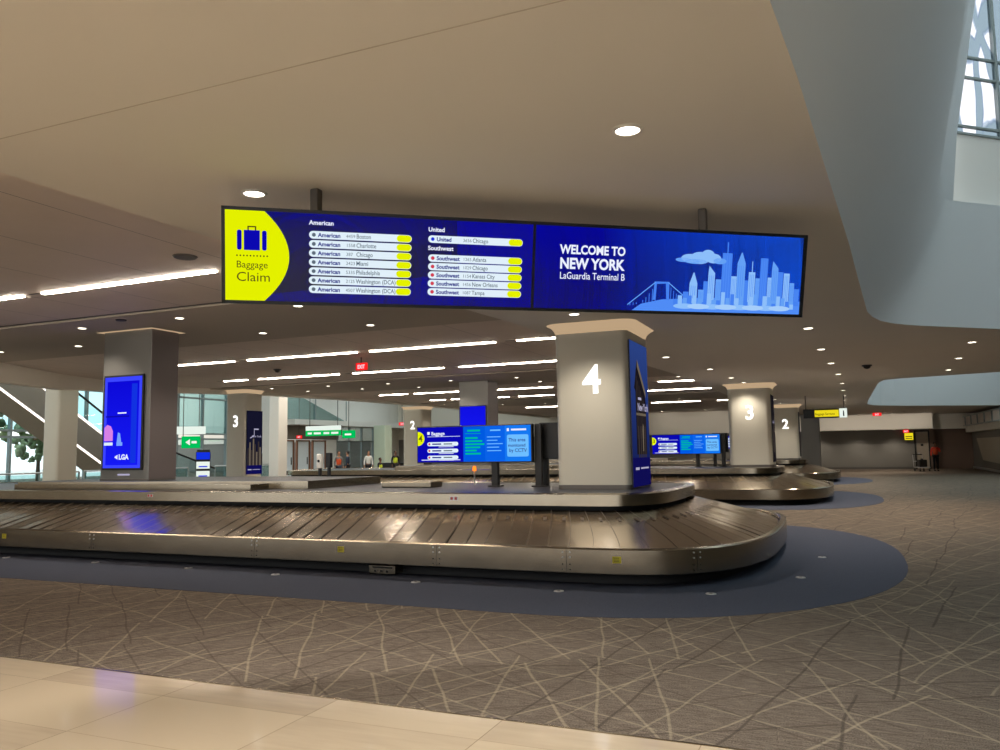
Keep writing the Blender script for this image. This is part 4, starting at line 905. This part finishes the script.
lrow(4.3, [(-16, -12.5), (-11.6, -8.2), (-7.2, -5.6)], 'overhead')
lrow(8.7, [(-15.4, -12.02), (-11.56, -8.05), (-7.4, -5.6)], 'nearest visible')
lrow(17.5, [(-19.5, -15.47), (-14.99, -11.45), (-11.05, -7.54), (-6.97, -4.9)], 'second visible')
lrow(22.1, [(-19.96, -18.94), (-18.45, -15.15), (-14.6, -11.29), (-10.73, -7.5), (-6.6, -4.8)], 'third visible')
lrow(31.2, [(-19.19, -17.75), (-17.4, -15.23), (-13.9, -10.9), (-10.2, -7.4), (-6.5, -4.4)], 'fourth visible')
lrow(35.7, [(-18.98, -18.16), (-17.8, -17.27), (-15.5, -14.7), (-14.2, -12.4), (-8.21, -4.6)], 'fifth visible')
lrow(45.2, [(-17.5, -14.2), (-13.2, -10.4), (-9.85, -7.14), (-6.2, -4.5)], 'furthest')
# ceiling speakers and cameras
for i, (x, y, z, lb) in enumerate(((-7.84, 7.91, H2+.02, 'round grey ceiling speaker between blue-screen column and hanging sign'), (-12.4, 10.95, H2-.02, 'small dark ceiling speaker above the blue-screen column'), (.67, 21.9, H1, 'black dome camera on the right ceiling left of far skylight'), (-15.9, 19.9, H2+.02, 'black dome camera between the second and third rows of linear lights'))):
    b = MB(); dk = m_rod if i == 0 else m_black
    if i < 2: b.tube((0, 0, 0), (0, 0, -.02), .16 if i == 0 else .1, dk, 24, .14 if i == 0 else .09)
    else: b.tube((0, 0, 0), (0, 0, -.03), .12, dk, 20); b.sphere((0, 0, -.03), .09, dk, (1, 1, .8), 16)
    o = b.obj('ceiling_speaker' if i < 2 else 'dome_camera', None, (x, y, z)); tag(o, lb, 'speaker' if i < 2 else 'camera')

# ================================================================== PEOPLE
def bake(o):
    me = bpy.data.meshes.new_from_object(o.evaluated_get(bpy.context.evaluated_depsgraph_get()))
    o.modifiers.clear(); old = o.data; o.data = me; bpy.data.meshes.remove(old); return o
def skin(name, verts, edges, mats, parent, sub=1, root=0):
    me = bpy.data.meshes.new(name); me.from_pydata([v[:3] for v in verts], edges, []); me.materials.append(mats)
    o = bpy.data.objects.new(name, me); C.objects.link(o)
    sk = o.modifiers.new('s', 'SKIN'); sk.use_smooth_shade = True
    for i, v in enumerate(verts): rr_ = v[3]; me.skin_vertices[0].data[i].radius = rr_ if isinstance(rr_, tuple) else (rr_, rr_); me.skin_vertices[0].data[i].use_root = (i == root)
    sb = o.modifiers.new('b', 'SUBSURF'); sb.levels = sub; sb.render_levels = sub
    bpy.context.view_layer.update(); bake(o)
    for p in o.data.polygons: p.use_smooth = True
    o.parent = parent; return o
m_skin = pmat('skin', 'a9795c', .6); m_skin2 = pmat('brown skin', '6d4935', .6); m_hair = pmat('dark hair', '1b1614', .7); m_shoe = pmat('dark shoe', '151515', .5)
def person(label, x, y, rz, top, bottom, pose='stand', sk=None, hgt=1.74, vest=None, group=None):
    sk = sk or m_skin; k = hgt/1.74
    t = thing('person', label, 'person', (x, y, 0), rz, group); t.scale = (k, k, k)
    # joints (x right, y back, z up); facing -y
    dz = -.42 if pose == 'sit' else 0
    hip = .93+dz; J = {}
    pel = (0, 0, hip); ch = (0, .0, hip+.30); nk = (0, .0, hip+.53); hd = (0, -.015, hip+.69)
    V = [(0, 0, hip, (.135, .10)), (0, 0, hip+.15, (.12, .09)), (0, 0, hip+.34, (.145, .10)), (0, .01, hip+.50, (.07, .06)), (0, 0, hip+.56, .052), (0, -.01, hip+.65, (.075, .085)), (0, -.01, hip+.74, (.075, .09)), (0, -.005, hip+.80, (.045, .055))]
    E = [(i, i+1) for i in range(7)]
    def add(p, r_, pa): V.append(tuple(p)+(r_,)); E.append((pa, len(V)-1)); return len(V)-1
    arms = {}; legs = {}
    for s_ in (-1, 1):
        a0 = add((s_*.17, .005, hip+.45), .052, 3)
        if pose == 'push': el = (s_*.22, -.12, hip+.2); wr = (s_*.2, -.36, hip+.16)
        elif pose == 'phone' and s_ == 1: el = (.24, -.1, hip+.22); wr = (.14, -.2, hip+.5)
        elif pose == 'sit': el = (s_*.22, -.05, hip+.2); wr = (s_*.14, -.28, hip+.1)
        else: el = (s_*.235, .03, hip+.18); wr = (s_*.25, -.05, hip-.06)
        a1 = add(el, .04, a0); a2 = add(wr, .026, a1); d_ = (Vector(wr)-Vector(el)).normalized()
        pm = Vector(wr)+d_*.07; a3 = add(pm, .03, a2)
        side = d_.cross(Vector((s_, 0, 0))).normalized()
        for q in range(4):
            base_ = pm+side*((q-1.5)*.019)+d_*.02; L_ = (.06, .072, .068, .052)[q]
            f1 = add(base_+d_*L_*.4, .0085, a3); f2 = add(base_+d_*L_*.8+Vector((-s_*.012, 0, 0)), .0075, f1)
        th = add(Vector(wr)+d_*.045+side*-.035, .010, a2); add(Vector(wr)+d_*.075+side*-.05, .0085, th)
        l0 = add((s_*.09, 0, hip-.06), .085, 0)
        if pose == 'sit': kn = (s_*.12, -.42, hip-.03); an = (s_*.12, -.42, .08)
        elif pose == 'walk': kn = (s_*.09, -.1*s_-.03, .5); an = (s_*.085, -.02-.2*s_, .08)
        else: kn = (s_*.095, -.01, .5); an = (s_*.1, .02, .08)
        l1 = add(kn, .058, l0); l2 = add(an, .036, l1); add((an[0], an[1]-.13, .035), .032, l2); legs[s_] = ((s_*.09, 0, hip-.04), kn, an); arms[s_] = ((s_*.17, .005, hip+.45), el, wr)
    skin('body', V, E, sk, t)
    V = [(0, 0, hip-.03, (.155, .12)), (0, 0, hip+.15, (.142, .11)), (0, 0, hip+.36, (.165, .118)), (0, .01, hip+.475, (.10, .085))]; E = [(0, 1), (1, 2), (2, 3)]
    for s_ in (-1, 1):
        n0 = len(V); a_, e_, w_ = arms[s_]; V += [(a_[0], a_[1], a_[2]-.005, .068), tuple(e_)+(.054,), tuple(Vector(e_).lerp(Vector(w_), .9))+(.04,)]; E += [(3, n0), (n0, n0+1), (n0+1, n0+2)]
    skin('jacket' if not vest else 'shirt', V, E, top, t)
    if vest: V = [(0, 0, hip+.02, (.165, .13)), (0, 0, hip+.15, (.155, .122)), (0, 0, hip+.36, (.18, .13)), (0, .01, hip+.47, (.125, .1))]; o = skin('vest', V, [(0, 1), (1, 2), (2, 3)], vest, t); o['label'] = 'bright safety vest'
    V = [(0, 0, hip+.02, (.145, .112))]; E = []
    for s_ in (-1, 1):
        n0 = len(V); a_, k_, n_ = legs[s_]; V += [tuple(a_)+(.098,), tuple(k_)+(.072,), (n_[0], n_[1], n_[2]+.02, .055)]; E += [(0, n0), (n0, n0+1), (n0+1, n0+2)]
    skin('trousers', V, E, bottom, t)
    for s_ in (-1, 1):
        n_ = legs[s_][2]; b = MB(); b.sphere((n_[0], n_[1]-.06, .045), .055, m_shoe, (.85, 2.4, .8), 12); b.obj('shoe', t)
    b = MB(); b.sphere((0, .015, hip+.735), .1, m_hair, (.86, 1.0, 1.0), 16); 
    for v in b.bm.verts:
        if v.co.y < -.04 and v.co.z < hip+.78: v.co.y = -.03
    b.obj('hair', t)
    b = MB()
    for s_ in (-1, 1): b.sphere((s_*.03, -.088, hip+.70), .009, m_black, seg=8); b.sphere((s_*.078, 0, hip+.69), .018, sk, (.5, 1, 1.4), 8)
    b.sphere((0, -.103, hip+.675), .013, sk, (.8, 1, 1.3), 8); b.box(-.022, .022, -.096, -.086, hip+.635, hip+.643, m_redst); b.obj('face', t)
    return t
m_or = pmat('orange fabric', 'd8562a', .8); m_or2 = emat if False else pmat('orange red fabric', 'd9442c', .8); m_yv = pmat('yellow vest fabric', 'cfe03a', .8); m_blk = pmat('black fabric', '17171b', .85); m_nv = pmat('navy fabric', '1f2a3d', .85); m_gry = pmat('grey fabric', '70706e', .85); m_wt = pmat('white fabric', 'd8d8d4', .85)
person('person in an orange top and black trousers pushing a cart at far right', 5.15, 55, math.radians(15), m_or2, m_blk, 'phone', m_skin2, vest=m_or)
person('person in orange vest standing before the left entrance doors', -25.36, 37, math.radians(60), m_gry, m_nv, 'walk', vest=m_or)
person('person in a long dark coat walking near left entrance doors', -26.33, 39.3, math.radians(-70), m_nv, m_blk, 'walk')
person('person in white shirt and dark trousers by the pale green column', -26.0, 41, math.radians(40), m_wt, m_blk)
person('worker in a yellow vest bent low beside the dark desk', -25.8, 42, math.radians(80), m_blk, m_blk, 'sit', m_skin2, vest=m_yv)
person('worker in a yellow vest standing right of the dark desk', -24.8, 42.1, math.radians(60), m_blk, m_blk, 'stand', m_skin2, vest=m_yv)
# stool for the low worker
b = MB(); b.tube((0, 0, 0), (0, 0, .03), .2, m_dark, 20); b.tube((0, 0, .03), (0, 0, .42), .03, m_silver, 10); b.tube((0, 0, .42), (0, 0, .47), .17, m_black, 20); tag(b.obj('stool', None, (-25.8, 42.05, 0)), 'round black stool under the worker in yellow vest', 'stool')
# baggage cart
ct = thing('baggage_cart', 'grey wheeled baggage cart beside the person in orange at far right', 'cart', (4.35, 54.6, 0), math.radians(20))
b = MB(); b.box(-.3, .3, -.45, .45, .22, .26, m_silver, .01); b.obj('platform', ct)
b = MB()
for s_ in (-1, 1): b.tube((s_*.28, .43, .24), (s_*.28, .5, 1.0), .018, m_silver, 8)
b.tube((-.28, .5, 1.0), (.28, .5, 1.0), .022, m_black, 8); b.tube((-.28, .46, .6), (.28, .46, .6), .014, m_silver, 8); b.obj('handle', ct)
for sx_, sy_ in ((-1, -1), (1, -1), (-1, 1), (1, 1)): b = MB(); b.tube((sx_*.27-.02, sy_*.36, .08), (sx_*.27+.02, sy_*.36, .08), .08, m_black, 16); b.box(sx_*.27-.015, sx_*.27+.015, sy_*.36-.02, sy_*.36+.02, .08, .24, m_rod); b.obj('wheel', ct)
b = MB(); b.box(-.25, .2, -.3, .1, .26, .7, m_dark, .04); b.box(-.1, .05, -.12, -.08, .7, .76, m_black, .01); tag(b.obj('suitcase', None, (4.35, 54.6, 0)), 'dark suitcase standing on the baggage cart', 'suitcase').rotation_euler = (0, 0, math.radians(20))
# trees outside the left glass wall
m_leaf = pmat('tree foliage', '8aa37a', .8, noise=.5, scale=14, bump=.5); m_bark = pmat('bark', '5a4a3a', .9)
for i, (x, y, h_) in enumerate(((-46, 26, 5.5), (-47, 31, 6.5), (-49, 37, 5.0), (-47, 44, 6.))):
    t = thing('street_tree', 'green tree outside the left glass wall, %s' % LN[i], 'tree', (x, y, 0), 0, 'trees outside the glass wall')
    b = MB(); b.tube((0, 0, -.02), (0, 0, h_*.5), .14, m_bark, 10, .09); b.obj('trunk', t)
    b = MB(); rt = random.Random(i)
    for k in range(110):
        v = Vector((rt.gauss(0, .8), rt.gauss(0, .8), h_*.65+rt.gauss(0, .75))); b.sphere(v, rt.uniform(.12, .3), m_leaf, seg=6)
    for v in b.bm.verts: v.co += Vector((rt.uniform(-.08, .08), rt.uniform(-.08, .08), rt.uniform(-.08, .08)))
    b.obj('crown', t)
